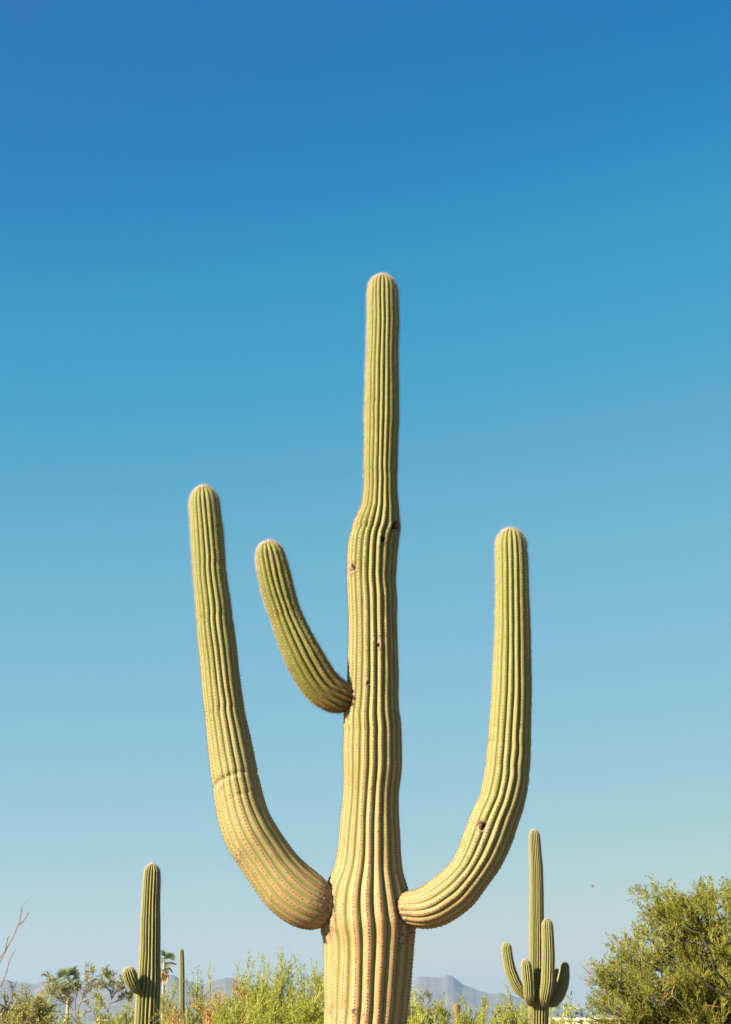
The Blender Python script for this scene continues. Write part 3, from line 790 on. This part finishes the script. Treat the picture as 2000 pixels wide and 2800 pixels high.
def bush(kind, x, top, Y, w, seed, label, group=None, dens=1.0, n_st=None, leafm=None, lean=0.0):
    """x, top, w in photo px at depth Y; the plant stands on the ground"""
    rg = np.random.default_rng(seed)
    p0 = at(x, 2800, Y); p0[2] = 0.0
    H = at(x, top, Y)[2]
    hw = 0.5 * w * mpp(2750, Y)
    if kind == 'palo':
        n = n_st or int(9 + 3 * rg.random())
        st = []
        for k in range(n):
            a = 2 * math.pi * (k + rg.uniform(0, 1)) / n
            rr = hw * (0.12 if k == 0 else rg.uniform(.3, .92))
            hh = H * (0.97 if k == 0 else 1.0 - 0.30 * (rr / hw) ** 1.5 - rg.uniform(0, .16))
            e = p0 + np.array((math.cos(a) * rr + lean * hw, math.sin(a) * rr, hh))
            b = p0 + np.array((math.cos(a), math.sin(a), 0)) * .08
            m1 = b + (e - b) * np.array((.42, .42, .33)); m2 = b + (e - b) * np.array((.78, .78, .66))
            m1[:2] += rg.normal(0, hw * .05, 2); m2[:2] += rg.normal(0, hw * .06, 2)
            st.append(resample([b, m1, m2, e], 10))
        st = np.array(st)
        l1 = expand(st, int(16 * dens), .30, .97, (.25, .75), (.12 * H, .26 * H), 5, .30, rg)
        l2 = expand(l1, int(7 * dens), .15, .98, (.3, .75), (.05 * H, .115 * H), 4, .22, rg)
        l1h = l1[l1[:, 0, 2] > .9]; l2 = l2[l2[:, 0, 2] > .9]
        lv = [leaves(l2, 10, .028 + Y * .0003, rg, .25, .7), leaves(l1h, 14, .028 + Y * .0003, rg, .25, .7)]
        px = Y / F
        return plant('palo_verde_shrub', label, 'shrub', p0, [(st, .018, .006), (l1, .0075, max(.002, px * .5))], M['pv_bark'], M['pv_bark'],
                     M[leafm or 'pv_leaf'], (lv, [(l2, max(.0028, px * .6), .001)]), group, 'stems', 'foliage')
    if kind == 'creosote':
        n = n_st or int(8 + 3 * rg.random())
        st = []
        for k in range(n):
            a = 2 * math.pi * (k + rg.uniform(0, 1)) / n
            rr = hw * rg.uniform(.2, .85)
            e = p0 + np.array((math.cos(a) * rr, math.sin(a) * rr, H * rg.uniform(.80, .98) * (1 - .12 * rr / hw)))
            b = p0 + np.array((math.cos(a), math.sin(a), 0)) * .06
            m1 = b + (e - b) * np.array((.35, .35, .4)) + rg.normal(0, .04, 3); m2 = b + (e - b) * np.array((.7, .7, .72)) + rg.normal(0, .05, 3)
            st.append(resample([b, m1, m2, e], 10))
        st = np.array(st)
        l1 = expand(st, int(10 * dens), .4, .95, (.35, .85), (.12 * H, .24 * H), 5, .15, rg, .2)
        l2 = expand(l1, int(6 * dens), .25, .98, (.4, .9), (.05 * H, .11 * H), 4, .12, rg, .2)
        lv = [leaves(l2, 9, .020 + Y * .0004, rg, .5, .3), leaves(l1, 8, .020 + Y * .0004, rg, .5, .3, .3)]
        px = Y / F
        return plant('creosote_bush', label, 'bush', p0, [(st, .02, .006), (l1, .008, .003)], M['cr_bark'], M['cr_bark'], M[leafm or 'cr_leaf'],
                     (lv, [(l2, max(.003, px * .5), .0012)]), group, 'stems', 'foliage')
    if kind == 'dry':
        n = n_st or 12
        st = []
        for k in range(n):
            a = 2 * math.pi * (k + rg.uniform(0, 1)) / n
            rr = hw * rg.uniform(.2, .95)
            e = p0 + np.array((math.cos(a) * rr, math.sin(a) * rr, H * rg.uniform(.78, .97)))
            b = p0 + np.array((math.cos(a), math.sin(a), 0)) * .05
            m = b + (e - b) * np.array((.4, .4, .55)) + rg.normal(0, .04, 3)
            st.append(resample([b, m, e], 9))
        st = np.array(st)
        l1 = expand(st, int(12 * dens), .35, .97, (.3, .9), (.10 * H, .22 * H), 5, .1, rg, .25)
        l2 = expand(l1, int(6 * dens), .2, .98, (.3, .9), (.04 * H, .10 * H), 4, .05, rg, .25)
        px = Y / F
        return plant('dry_shrub', label, 'shrub', p0, [(st, .014, .005), (l1, .006, .003)], M['dry_bark'], M['dry_bark'], None,
                     ([], [(l2, max(.0035, px * .75), .0018)]), group, 'stems')

def px_plant(kind, name, label, cat, Y, polys, seed, r=.03, dy=.25, per1=8, per2=6, leafm='cr_leaf', wood='cr_bark', L1=(.12, .34), L2=(.06, .16), nleaf=9, group=None, t0=.25, lsize=None):
    """plant whose main limbs follow photo px polylines (first point of poly 0 is continued down to the ground)"""
    rg = np.random.default_rng(seed)
    P = []
    for i, pl in enumerate(polys):
        off = 0.0 if i == 0 else rg.uniform(-dy, dy)
        n = len(pl)
        pts = [at(a, b, Y + off * (j / max(1, n - 1))) for j, (a, b) in enumerate(pl)]
        if i == 0:
            g = pts[0].copy(); g[2] = -.03; pts = [g] + pts; basep = g + (0, 0, .03)
        elif pl[0][1] >= 2790:
            g = pts[0].copy(); g[2] = -.03; g[0] = basep[0] + (g[0] - basep[0]) * .3; pts = [g] + pts
        P.append((pts, i))
    stems = []; arr = []
    for pts, i in P:
        q = resample(pts, 16)
        stems.append((q[None], r if i == 0 else r * .62, r * .25)); arr.append(q)
    arr = np.array(arr)
    up = arr.copy()
    foli = ([], [])
    if per1:
        # twigs only on the part of the limbs above 1.7 m
        l1 = expand(up, per1 * 3, t0, 1.0, (.35, .95), L1, 5, .12, rg, .22); l1 = l1[l1[:, 0, 2] > 1.55]
        l2 = expand(l1, per2, .2, 1.0, (.35, .95), L2, 4, .08, rg, .22)
        px = Y / F
        stems.append((l1, r * .22, max(.0022, px * .4)))
        ls = lsize or (.014 + Y * .0004)
        lv = [leaves(l2, nleaf, ls, rg, .55, .3), leaves(l1, nleaf, ls, rg, .55, .3, .3)] if nleaf else []
        foli = (lv, [(l2, max(.0028, px * .5), .0012)])
    return plant(name, label, cat, basep, stems, M[wood], M[wood], M[leafm], foli, group, 'stems', 'foliage')

# --- far scrub, one mass
def far_scrub():
    rg = np.random.default_rng(77)
    lv, tw = [], []
    for k in range(150):
        Y = rg.uniform(62, 150); x = rg.uniform(-25, 25) * Y / 100 * 1.1
        H = rg.uniform(1.7, 3.0); hw = rg.uniform(.9, 2.0)
        n = 12
        a = rg.uniform(0, 6.28, n); rr = hw * np.sqrt(rg.random(n))
        b = np.repeat(np.array([[x, Y, 0.0]]), n, 0)
        e = b + np.stack([np.cos(a) * rr, np.sin(a) * rr, H * (1 - .3 * (rr / hw) ** 2) * rg.uniform(.8, 1, n)], 1)
        st = b[:, None] + (e - b)[:, None] * np.linspace(0, 1, 5)[None, :, None]
        l1 = expand(st, 12, .4, 1, (.3, .9), (.2 * H, .35 * H), 4, .2, rg)
        tw.append((st, .02, .008)); lv.append(leaves(l1, 5, .19, rg, .4))
    V = np.concatenate([a for a, _, _ in lv]); off = np.cumsum([0] + [len(a) for a, _, _ in lv[:-1]])
    Q = np.concatenate([b + o for (_, b, _), o in zip(lv, off)]); R = np.concatenate([c for _, _, c in lv])
    o = link('desert_scrub', mesh_np('desert_scrub', V, Q, M['pv_leaf_far'], False, dict(rand=R)))
    tag(o, 'low pale green scrub covering the plain behind the shrubs', 'scrub', kind='stuff')
far_scrub()

# --- left side
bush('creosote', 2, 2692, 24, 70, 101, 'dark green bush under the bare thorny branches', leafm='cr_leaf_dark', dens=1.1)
bush('creosote', 66, 2672, 27, 125, 102, 'dense yellowish bush beside the bare thorny branches', dens=2.0)
px_plant('creosote', 'creosote_bush', 'open creosote bush with forked brown stems in front of a palm', 'bush', 29.0,
         [[(216, 2800), (212, 2775), (200, 2760), (186, 2745)], [(212, 2775), (218, 2750), (228, 2728), (243, 2710), (254, 2685), (256, 2652)],
          [(200, 2762), (188, 2748), (165, 2738), (150, 2725), (133, 2698)], [(206, 2765), (207, 2735), (213, 2712), (226, 2690), (240, 2662)],
          [(172, 2735), (160, 2712), (148, 2688), (142, 2678)], [(216, 2790), (232, 2770), (250, 2765)]], 103, r=.015, per1=4, per2=5, nleaf=7)
px_plant('creosote', 'creosote_bush', 'leaning creosote bush beside the budded saguaro', 'bush', 38.0,
         [[(278, 2800), (290, 2775), (302, 2745), (306, 2720), (312, 2695), (317, 2668), (322, 2652)], [(302, 2745), (330, 2735), (352, 2722)], [(296, 2765), (278, 2745), (265, 2725)],
          [(306, 2718), (290, 2700), (277, 2690)], [(268, 2800), (258, 2775), (246, 2752)], [(304, 2735), (322, 2705), (338, 2685)], [(312, 2695), (300, 2680), (296, 2662)]], 104, r=.022, per1=5, per2=5, nleaf=8)
bush('creosote', 168, 2748, 23, 120, 105, 'low creosote bush at the foot of the forked one')
bush('palo', 118, 2725, 40, 80, 106, 'small pale shrub between two creosote bushes', leafm='pv_leaf_far', dens=.8)
bush('palo', 345, 2738, 46, 110, 107, 'pale feathery shrub behind the budded saguaro', leafm='pv_leaf_far', dens=.9)
bush('creosote', 35, 2733, 21, 120, 170, 'low yellowish bush at the foot of the dense one', dens=1.5)
bush('palo', 262, 2760, 34, 120, 171, 'low pale shrub below the leaning creosote bush', leafm='pv_leaf_far')
bush('creosote', 108, 2738, 30, 90, 172, 'rounded yellowish bush behind the small pale shrub', dens=1.4)
# --- between the budded saguaro and the big one
bush('palo', 462, 2702, 50, 130, 108, 'pale green shrub below the palm with a hanging skirt', leafm='pv_leaf_far')
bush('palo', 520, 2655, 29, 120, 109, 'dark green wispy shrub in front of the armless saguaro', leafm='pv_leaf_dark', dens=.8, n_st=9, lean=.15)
bush('palo', 568, 2668, 44, 110, 110, 'loose pale shrub behind the dead orange one', leafm='pv_leaf_far', dens=.7)
bush('dry', 490, 2752, 25, 90, 111, 'low dead orange shrub next to the budded saguaro', dens=.9)
bush('dry', 580, 2712, 26, 62, 112, 'upright dead orange shrub among green shrubs', dens=1.2)
G1 = 'bright palo verde shrubs beside the big saguaro'
LOW1 = 'low bright palo verde shrub at the foot of the taller plumes'
for (x, t, Y, w, sd, lb) in [(628, 2700, 25, 80, 120, 'bright palo verde shrub touching the upright dead orange shrub'), (668, 2655, 28, 70, 121, 'slim bright palo verde plume behind the crooked bare branch'),
                             (722, 2640, 26, 95, 122, 'broad bright palo verde plume next to the tallest one'), (762, 2623, 27, 80, 123, 'tallest bright palo verde plume beside the big saguaro'),
                             (826, 2646, 26, 85, 124, 'bright palo verde plume one gap away from the big saguaro trunk'), (868, 2658, 29, 75, 125, 'bright palo verde plume pressed against the sunlit big saguaro trunk'),
                             (700, 2712, 23, 90, 126, LOW1), (794, 2700, 23, 90, 127, LOW1), (850, 2712, 22, 80, 128, LOW1), (640, 2735, 21, 90, 129, LOW1), (745, 2735, 21, 90, 130, LOW1)]:
    bush('palo', x, t, Y, w, sd, lb, G1, dens=1.0)
px_plant('dry', 'bare_branch', 'crooked bare orange branch rising out of the palo verde shrubs', 'branch', 20.5,
         [[(666, 2800), (687, 2777), (684, 2760), (677, 2745), (664, 2735), (650, 2725), (641, 2712)], [(677, 2747), (676, 2730), (673, 2715)], [(650, 2725), (646, 2705), (644, 2695)], [(664, 2735), (655, 2715), (650, 2705)], [(668, 2797), (662, 2785), (659, 2775)]],
         131, r=.014, dy=.06, per1=3, per2=2, wood='dry_bark', L1=(.05, .14), L2=(.03, .07), nleaf=0, t0=.5)
# --- right of the big saguaro
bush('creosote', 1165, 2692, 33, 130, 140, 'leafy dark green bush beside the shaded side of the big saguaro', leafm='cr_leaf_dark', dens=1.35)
px_plant('dry', 'bare_branch', 'pale bare stem standing in the leafy dark bush', 'branch', 30.0,
         [[(1165, 2800), (1168, 2775), (1169, 2745), (1172, 2720)], [(1168, 2770), (1160, 2768), (1155, 2765)], [(1169, 2748), (1178, 2735), (1184, 2722)]], 141, r=.014, dy=.05, per1=0, wood='thorn_bark')
bush('palo', 1131, 2686, 31, 50, 142, 'thin wispy shrub against the shaded side of the big saguaro', dens=.7, n_st=6)
G2 = 'palo verde shrubs between the two tallest saguaros'
LOW2 = 'low yellow-green palo verde shrub below the rounded mountain'
for (x, t, Y, w, sd, lb) in [(1205, 2752, 26, 90, 150, 'yellow-green palo verde shrub beside the leafy dark bush'), (1278, 2738, 30, 80, 151, 'yellow-green palo verde shrub rising right next to the broken stump'),
                             (1318, 2752, 33, 80, 152, 'yellow-green palo verde shrub around the reddish bare twig'), (1398, 2733, 36, 95, 153, 'feathery palo verde shrub between the reddish twig and slender saguaro'),
                             (1432, 2755, 40, 70, 156, 'small palo verde shrub touching the slender saguaro trunk'), (1245, 2772, 24, 80, 154, LOW2), (1350, 2770, 28, 90, 155, LOW2), (1150, 2760, 22, 90, 157, LOW2)]:
    bush('palo', x, t, Y, w, sd, lb, G2, dens=.95)
px_plant('dry', 'bare_branch', 'reddish bare twig sticking out of shrubs near the stump', 'branch', 29.0,
         [[(1325, 2800), (1328, 2775), (1333, 2758), (1343, 2738)], [(1330, 2768), (1324, 2752), (1322, 2742)]], 158, r=.012, dy=.05, per1=2, per2=2, wood='thorn_bark', L1=(.05, .12), L2=(.03, .06), nleaf=0, t0=.5)
bush('palo', 1514, 2760, 52, 60, 159, 'small green shrub at the foot of the slender saguaro', dens=.9, leafm='pv_leaf_far')
bush('palo', 1549, 2755, 44, 40, 160, 'thin sparse shrub in front of the pale building', dens=.45, n_st=5)
px_plant('creosote', 'creosote_sprig', 'small leafy sprig in front of the budded saguaro trunk', 'plant', 24.0,
         [[(424, 2800), (425, 2785), (426, 2766)], [(424, 2795), (430, 2782), (434, 2775)], [(424, 2795), (418, 2785), (414, 2778)]], 161, r=.008, dy=.05, per1=3, per2=3, L1=(.04, .1), L2=(.03, .06), nleaf=7)

# --- bare thorny branches at the edge
def thorny():
    Y = 14.0
    rg = np.random.default_rng(9)
    polys = [[(-150, 2800), (-90, 2735), (-40, 2670), (0, 2620), (14, 2603), (33, 2572), (43, 2548), (52, 2530), (55, 2508), (60, 2480)],
             [(52, 2530), (62, 2522), (71, 2508), (79, 2495)], [(60, 2480), (63, 2474), (73, 2467), (78, 2462)], [(13, 2604), (17, 2585), (23, 2560)],
             [(-20, 2665), (0, 2632), (8, 2615), (14, 2604)],
             [(-80, 2800), (-30, 2725), (0, 2699), (14, 2681), (18, 2655), (19, 2643), (28, 2622), (34, 2608), (43, 2595)],
             [(-150, 2790), (-170, 2690), (-160, 2600), (-190, 2500)], [(-190, 2800), (-250, 2700), (-300, 2590)], [(-120, 2760), (-110, 2670), (-70, 2590), (-65, 2540)]]
    b = at(-130, 2800, Y); b[2] = 0
    root = empty('thorny_shrub', b)
    tag(root, 'leafless reddish thorny shrub with long bare branches above the bushes', 'shrub')
    nodes_v, nodes_q = [], []
    for i, pl in enumerate(polys):
        pts = [at(x, y, Y) for x, y in pl]
        if pl[0][1] >= 2790:
            g = b + (rg.uniform(-.1, .1), rg.uniform(-.1, .1), -.03); pts = [g] + pts
        K = 26
        q = resample(pts, K); q[2:-1] += rg.normal(0, .0018, (K - 3, 3))
        r0, r1 = (.011, .0035) if len(pl) > 6 else (.0055, .003)
        if i == 2: r0, r1 = .0016, .001
        v, f = tubes(q[None], r0, r1, 5)
        parts = [(v, f)]
        # knobs and thorns
        if i != 2:
            n = int(np.linalg.norm(np.diff(q, axis=0), axis=1).sum() / .055)
            t = (np.arange(n) + rg.uniform(.2, .8, n)) / n * (K - 1.01)
            j = t.astype(int); c = q[j] + (q[j + 1] - q[j]) * (t - j)[:, None]
            d = unit(q[j + 1] - q[j]); s = unit(np.cross(d, rg.normal(size=d.shape)))
            rr = r0 + (r1 - r0) * t / K
            e = c + (s + d * .5) * (rr[:, None] + rg.uniform(.004, .012, (n, 1)))
            parts.append(tubes(np.stack([c - d * .008, c + s * rr[:, None] * .6, e], 1), rr * .9, rr * .25))
        v, f = join(parts)
        link('branch', mesh_np('thorny_branch', v, f, M['thorn_bark'], True), root)
thorny()

# --- big palo verde tree
def big_tree():
    rg = np.random.default_rng(404)
    Y = 28.0
    base = at(2085, 2800, Y); base[2] = 0
    px = mpp(2700, Y)
    def e(x, y, dy): return at(x, y, Y + dy)
    # endpoints of limbs as seen, at varied depth through the crown
    ends = []
    for (x, y) in [(1790, 2470), (1815, 2530), (1760, 2600), (1700, 2660), (1850, 2460), (1905, 2520), (1960, 2500), (1620, 2720), (1615, 2785), (1650, 2650), (1660, 2760), (1720, 2690), (1780, 2560), (1850, 2520), (1770, 2710), (1860, 2640), (1930, 2640), (1650, 2690), (1640, 2770), (1730, 2610), (1790, 2550), (1795, 2490), (1830, 2470), (1880, 2480), (1925, 2470), (1975, 2460), (2030, 2400), (2100, 2400), (2170, 2440),
                   (1690, 2740), (1760, 2650), (1820, 2600), (1880, 2560), (1950, 2540), (1900, 2680), (1830, 2720), (1750, 2760), (1980, 2620), (2060, 2500), (2150, 2550), (2260, 2520), (2370, 2640),
                   (1700, 2800), (1800, 2800), (1900, 2780), (1960, 2720), (2050, 2650)]:
        ends.append((x, y, rg.uniform(-1.1, 1.3)))
    limbs = []
    for x, y, dy in ends:
        t = e(x + rg.uniform(-12, 12), y, dy)
        b = base + np.array((rg.uniform(-.12, .05), rg.uniform(-.1, .1), .0))
        m1 = b + (t - b) * np.array((.22, .25, .42)) + rg.normal(0, .10, 3); m1[2] = max(m1[2], .35)
        m2 = b + (t - b) * np.array((.62, .65, .78)) + rg.normal(0, .12, 3)
        limbs.append(resample([b, m1, m2, t], 12))
    # the crooked limb seen through the gap, its shade painted into the bark colour
    lim2 = [[base, e(2010, 2745, -.9), e(1985, 2690, -1.0), e(1956, 2650, -1.15), e(1942, 2610, -1.2), e(1942, 2580, -1.2), e(1932, 2565, -1.2), e(1905, 2540, -1.2), e(1870, 2532, -1.15)],
            [e(1940, 2603, -1.2), e(1920, 2585, -1.2), e(1905, 2580, -1.15), e(1880, 2570, -1.15)], [base, e(2010, 2740, -1.0), e(1950, 2700, -1.15), e(1900, 2665, -1.2), e(1870, 2640, -1.2)]]
    lim2 = np.array([resample(q, 14) for q in lim2])
    limbs = np.array(limbs)
    l1 = expand(limbs, 11, .35, .97, (.35, .95), (.35, .75), 6, .16, rg, .16)
    l1 = np.concatenate([l1, resample_all(limbs[:, 5:], 6)])
    l2 = expand(l1, 7, .2, .98, (.3, .85), (.22, .45), 5, .22, rg, .16)
    l3 = expand(l2, 5, .2, .98, (.3, .8), (.10, .22), 3, .15, rg, .18)
    lv = [leaves(l3, 9, .045, rg, .23, .7), leaves(l2, 9, .045, rg, .23, .7)]
    root = plant('palo_verde_tree', 'large dense olive-green palo verde tree with a crooked dark limb', 'tree', base,
                 [(limbs, .045, .012),  (l1, .012, .005)], M['tree_bark'], M['pv_bark'], M['tree_leaf'],
                 (lv, [(l2, .0055, .0022), (l3[:, ::2], .0032, .0015)]), None, 'trunk', 'crown')
    lim2 = np.array([resample(q, 30) for q in lim2]); lim2[:, 2:-1] += rg.normal(0, .012, lim2[:, 2:-1].shape)
    v, q = tubes(lim2, .036, .014, 6)
    link('limb', mesh_np('limb', v, q, M['limb_shade'], True), root)
    # bare pinkish twigs at the outer side
    bare = [[e(1680, 2730, -.3), e(1640, 2690, -.35), e(1618, 2668, -.4), e(1590, 2640, -.4)], [e(1650, 2700, -.35), e(1625, 2690, -.4), e(1603, 2682, -.4), e(1585, 2676, -.4)],
            [e(1628, 2680, -.4), e(1612, 2660, -.4), e(1608, 2648, -.4)], [e(1715, 2640, -.5), e(1708, 2612, -.5), e(1700, 2590, -.5)],
            [e(1838, 2720, -1.3), e(1842, 2705, -1.35), e(1848, 2690, -1.4), e(1800, 2680, -1.4)], [e(1842, 2705, -1.35), e(1825, 2722, -1.4), e(1810, 2732, -1.4)], [e(2010, 2770, -1.2), e(1975, 2755, -1.3), e(1940, 2750, -1.3), e(1930, 2752, -1.3)]]
    bp = np.array([resample(q, 9) for q in bare])
    b1 = expand(bp, 9, .3, 1, (.3, .8), (.08, .26), 4, .05, rg, .2)
    v, q = join([tubes(bp, .006, .003), tubes(b1, .003, .0015)])
    link('bare_twigs', mesh_np('bare_twigs', v, q, M['dry_bark']), root)['kind'] = 'stuff'
def resample_all(P, K):
    return np.array([resample(p, K) for p in P])
big_tree()

# ------------------------------------------------------------------ palms
def fan_mesh(name, mat, r, droop, seed, n=15, spread=2.5, stalk=.8):
    rg = np.random.default_rng(seed)
    V, Fc = [], []
    # stalk along +X, then the pleated fan
    w = .03
    V += [(0, -w, 0), (0, w, 0), (stalk, w * .6, .02), (stalk, -w * .6, .02)]; Q = [(0, 1, 2, 3)]
    for k in range(n):
        a = spread * ((k + .5) / n - .5); da = spread / n * .52
        l = r * (1 - .25 * abs(2 * (k + .5) / n - 1)) * rg.uniform(.85, 1.1)
        pts = []
        for t in (0.0, .55, 1.0):
            x = stalk + l * t * math.cos(a); y = l * t * math.sin(a); z = -droop * l * t * t + .04 * (1 if k % 2 else -1) * t
            hw = (l * t * da * .95 if t < .9 else .03)
            px_, py_ = -math.sin(a), math.cos(a)
            pts += [(x + px_ * hw, y + py_ * hw, z - .03 * t), (x - px_ * hw, y - py_ * hw, z + .03 * t)]
        b = len(V); V += pts
        Q += [(b, b + 1, b + 3, b + 2), (b + 2, b + 3, b + 5, b + 4)]
    return mesh_np(name, np.array(V), Q, mat, False, dict(rand=np.random.default_rng(seed).random(len(V))))
FAN = [fan_mesh('palm_frond', M['palm_leaf'], 1.15, .35, s) for s in (1, 2, 3)]
DEAD = [fan_mesh('dead_palm_frond', M['palm_dead'], 1.0, .5, s, stalk=.6) for s in (4, 5)]
def palm(label, x, y_crown, Y, seed, n_live, n_dead, scale=1.0):
    rg = np.random.default_rng(seed)
    c = at(x, y_crown, Y)
    b = np.array((c[0], Y, 0.0))
    root = empty('fan_palm', b); tag(root, label, 'palm')
    q = resample([b - (0, 0, .1), b + (0, 0, c[2] * .5), c], 24)
    v, f = tubes(q[None], .30 * scale, .17 * scale, 10)
    link('trunk', mesh_np('palm_trunk', v, f, M['palm_bark'], True), root)
    for k in range(n_live + n_dead):
        live = k < n_live
        az = 2.4 * k + rg.uniform(-.3, .3)
        el = math.radians(rg.uniform(25, 82) if k < n_live * .45 else rg.uniform(-45, 30)) if live else math.radians(rg.uniform(-85, -55))
        o = bpy.data.objects.new('frond', (FAN if live else DEAD)[k % (3 if live else 2)])
        COL.objects.link(o); o.parent = root
        dz = rg.uniform(-.15, .1) if live else -rg.uniform(.2, 1.4)
        o.location = tuple(np.array((c[0], c[1], c[2] + dz * scale)) - b)
        o.rotation_euler = (rg.uniform(-1.2, 1.2), -el, az)
        s = scale * rg.uniform(.85, 1.1); o.scale = (s, s, s)
palm('short fan palm with a dark green crown behind the forked creosote', 188, 2682, 240, 1, 26, 6)
palm('fan palm with a shaggy brown skirt next to the budded saguaro', 449, 2632, 240, 2, 14, 16, .9)
palm('fan palm mostly hidden behind the budded saguaro', 396, 2668, 250, 3, 14, 6, .9)

# ------------------------------------------------------------------ pale buildings
def box_v(x0, x1, y0, y1, z0, z1):
    V = [(x, y, z) for z in (z0, z1) for (x, y) in ((x0, y0), (x1, y0), (x1, y1), (x0, y1))]
    Q = [(0, 3, 2, 1), (4, 5, 6, 7), (0, 1, 5, 4), (1, 2, 6, 5), (2, 3, 7, 6), (3, 0, 4, 7)]
    return V, Q
def building(label, x0, x1, ytop, Y, dpt):
    a, b = at(x0, ytop, Y), at(x1, ytop, Y)
    z = a[2]
    root = empty('house', ((a[0] + b[0]) / 2, Y, 0)); tag(root, label, 'house')
    def part(name, args, mat, par=root):
        v, q = box_v(*args)
        return link(name, mesh_np(name, np.array(v), q, M[mat]), par)
    part('wall', (a[0], b[0], Y, Y + dpt, -.1, z - .18), 'stucco')
    part('parapet', (a[0] - .06, b[0] + .06, Y - .06, Y + dpt + .06, z - .18, z), 'stucco')
    w = b[0] - a[0]
    for f in ((.25, .62) if w > 3 else (.2,)):
        xx = a[0] + w * f
        wd = part('window', (xx, xx + 1.1, Y - .04, Y + .05, .95, 1.75), 'stucco')
        part('pane', (xx + .08, xx + 1.02, Y - .055, Y - .045, 1.03, 1.67), 'glass', wd)
building('low pale stucco house showing beside the slender saguaro', 1512, 1760, 2784, 105, 8)
building('low pale stucco house glimpsed through creosote near the budded saguaro', 262, 305, 2788, 110, 8)

# ------------------------------------------------------------------ bird
def bird():
    Y = 55.0
    c = at(1622, 2426, Y)
    st = [(-.045, .002), (-.03, .009), (-.005, .014), (.015, .012), (.028, .009), (.037, .0095), (.045, .006), (.050, .0015), (.068, .0006)]
    V, Q = [], []
    J = 8
    for x, r in st:
        for j in range(J):
            a = 2 * math.pi * j / J
            V.append((x, r * math.cos(a), r * math.sin(a) + (0.006 if x > .03 else 0)))
    for i in range(len(st) - 1):
        for j in range(J):
            Q.append((i * J + j, i * J + (j + 1) % J, (i + 1) * J + (j + 1) % J, (i + 1) * J + j))
    b = len(V); V += [(-.04, -.004, 0), (-.04, .004, 0), (-.085, .018, -.004), (-.085, -.018, -.004)]; Q.append((b, b + 1, b + 2, b + 3))
    for s in (-1, 1):
        b = len(V)
        V += [(.02, s * .008, .008), (-.015, s * .008, .008), (-.03, s * .045, .045), (.018, s * .040, .048), (-.035, s * .062, .085), (-.02, s * .064, .090)]
        Q += [(b, b + 1, b + 2, b + 3), (b + 3, b + 2, b + 4, b + 5)]
    V = np.array(V) * 0.8
    th = math.radians(35); R = np.array([[math.cos(th), -math.sin(th), 0], [math.sin(th), math.cos(th), 0], [0, 0, 1]])
    o = link('bird', mesh_np('bird', V @ R.T, Q, M['bird'], True))
    o.location = tuple(c); tag(o, 'tiny brown bird flying with raised wings in the clear sky', 'bird')
bird()

# ------------------------------------------------------------------ haze
def haze():
    x0, x1, y0, y1, z0, z1 = -15400, 15400, -15400, 15400, -5.0, 440.0
    v, q = box_v(x0, x1, y0, y1, z0, z1)
    me = bpy.data.meshes.new('haze'); me.from_pydata(v, [], q); me.update()
    m = bpy.data.materials.new('haze'); m.use_nodes = True
    n, l = m.node_tree.nodes, m.node_tree.links
    n.clear()
    out = n.new('ShaderNodeOutputMaterial'); pv = n.new('ShaderNodeVolumePrincipled')
    pv.inputs['Color'].default_value = (0.47, 0.69, 0.90, 1)
    pv.inputs['Density'].default_value = 0.75e-4
    pv.inputs['Anisotropy'].default_value = 0.42
    l.new(pv.outputs[0], out.inputs['Volume'])
    me.materials.append(m)
    tag(link('haze', me), 'thin pale blue haze over the plain', 'haze', kind='stuff')
haze()
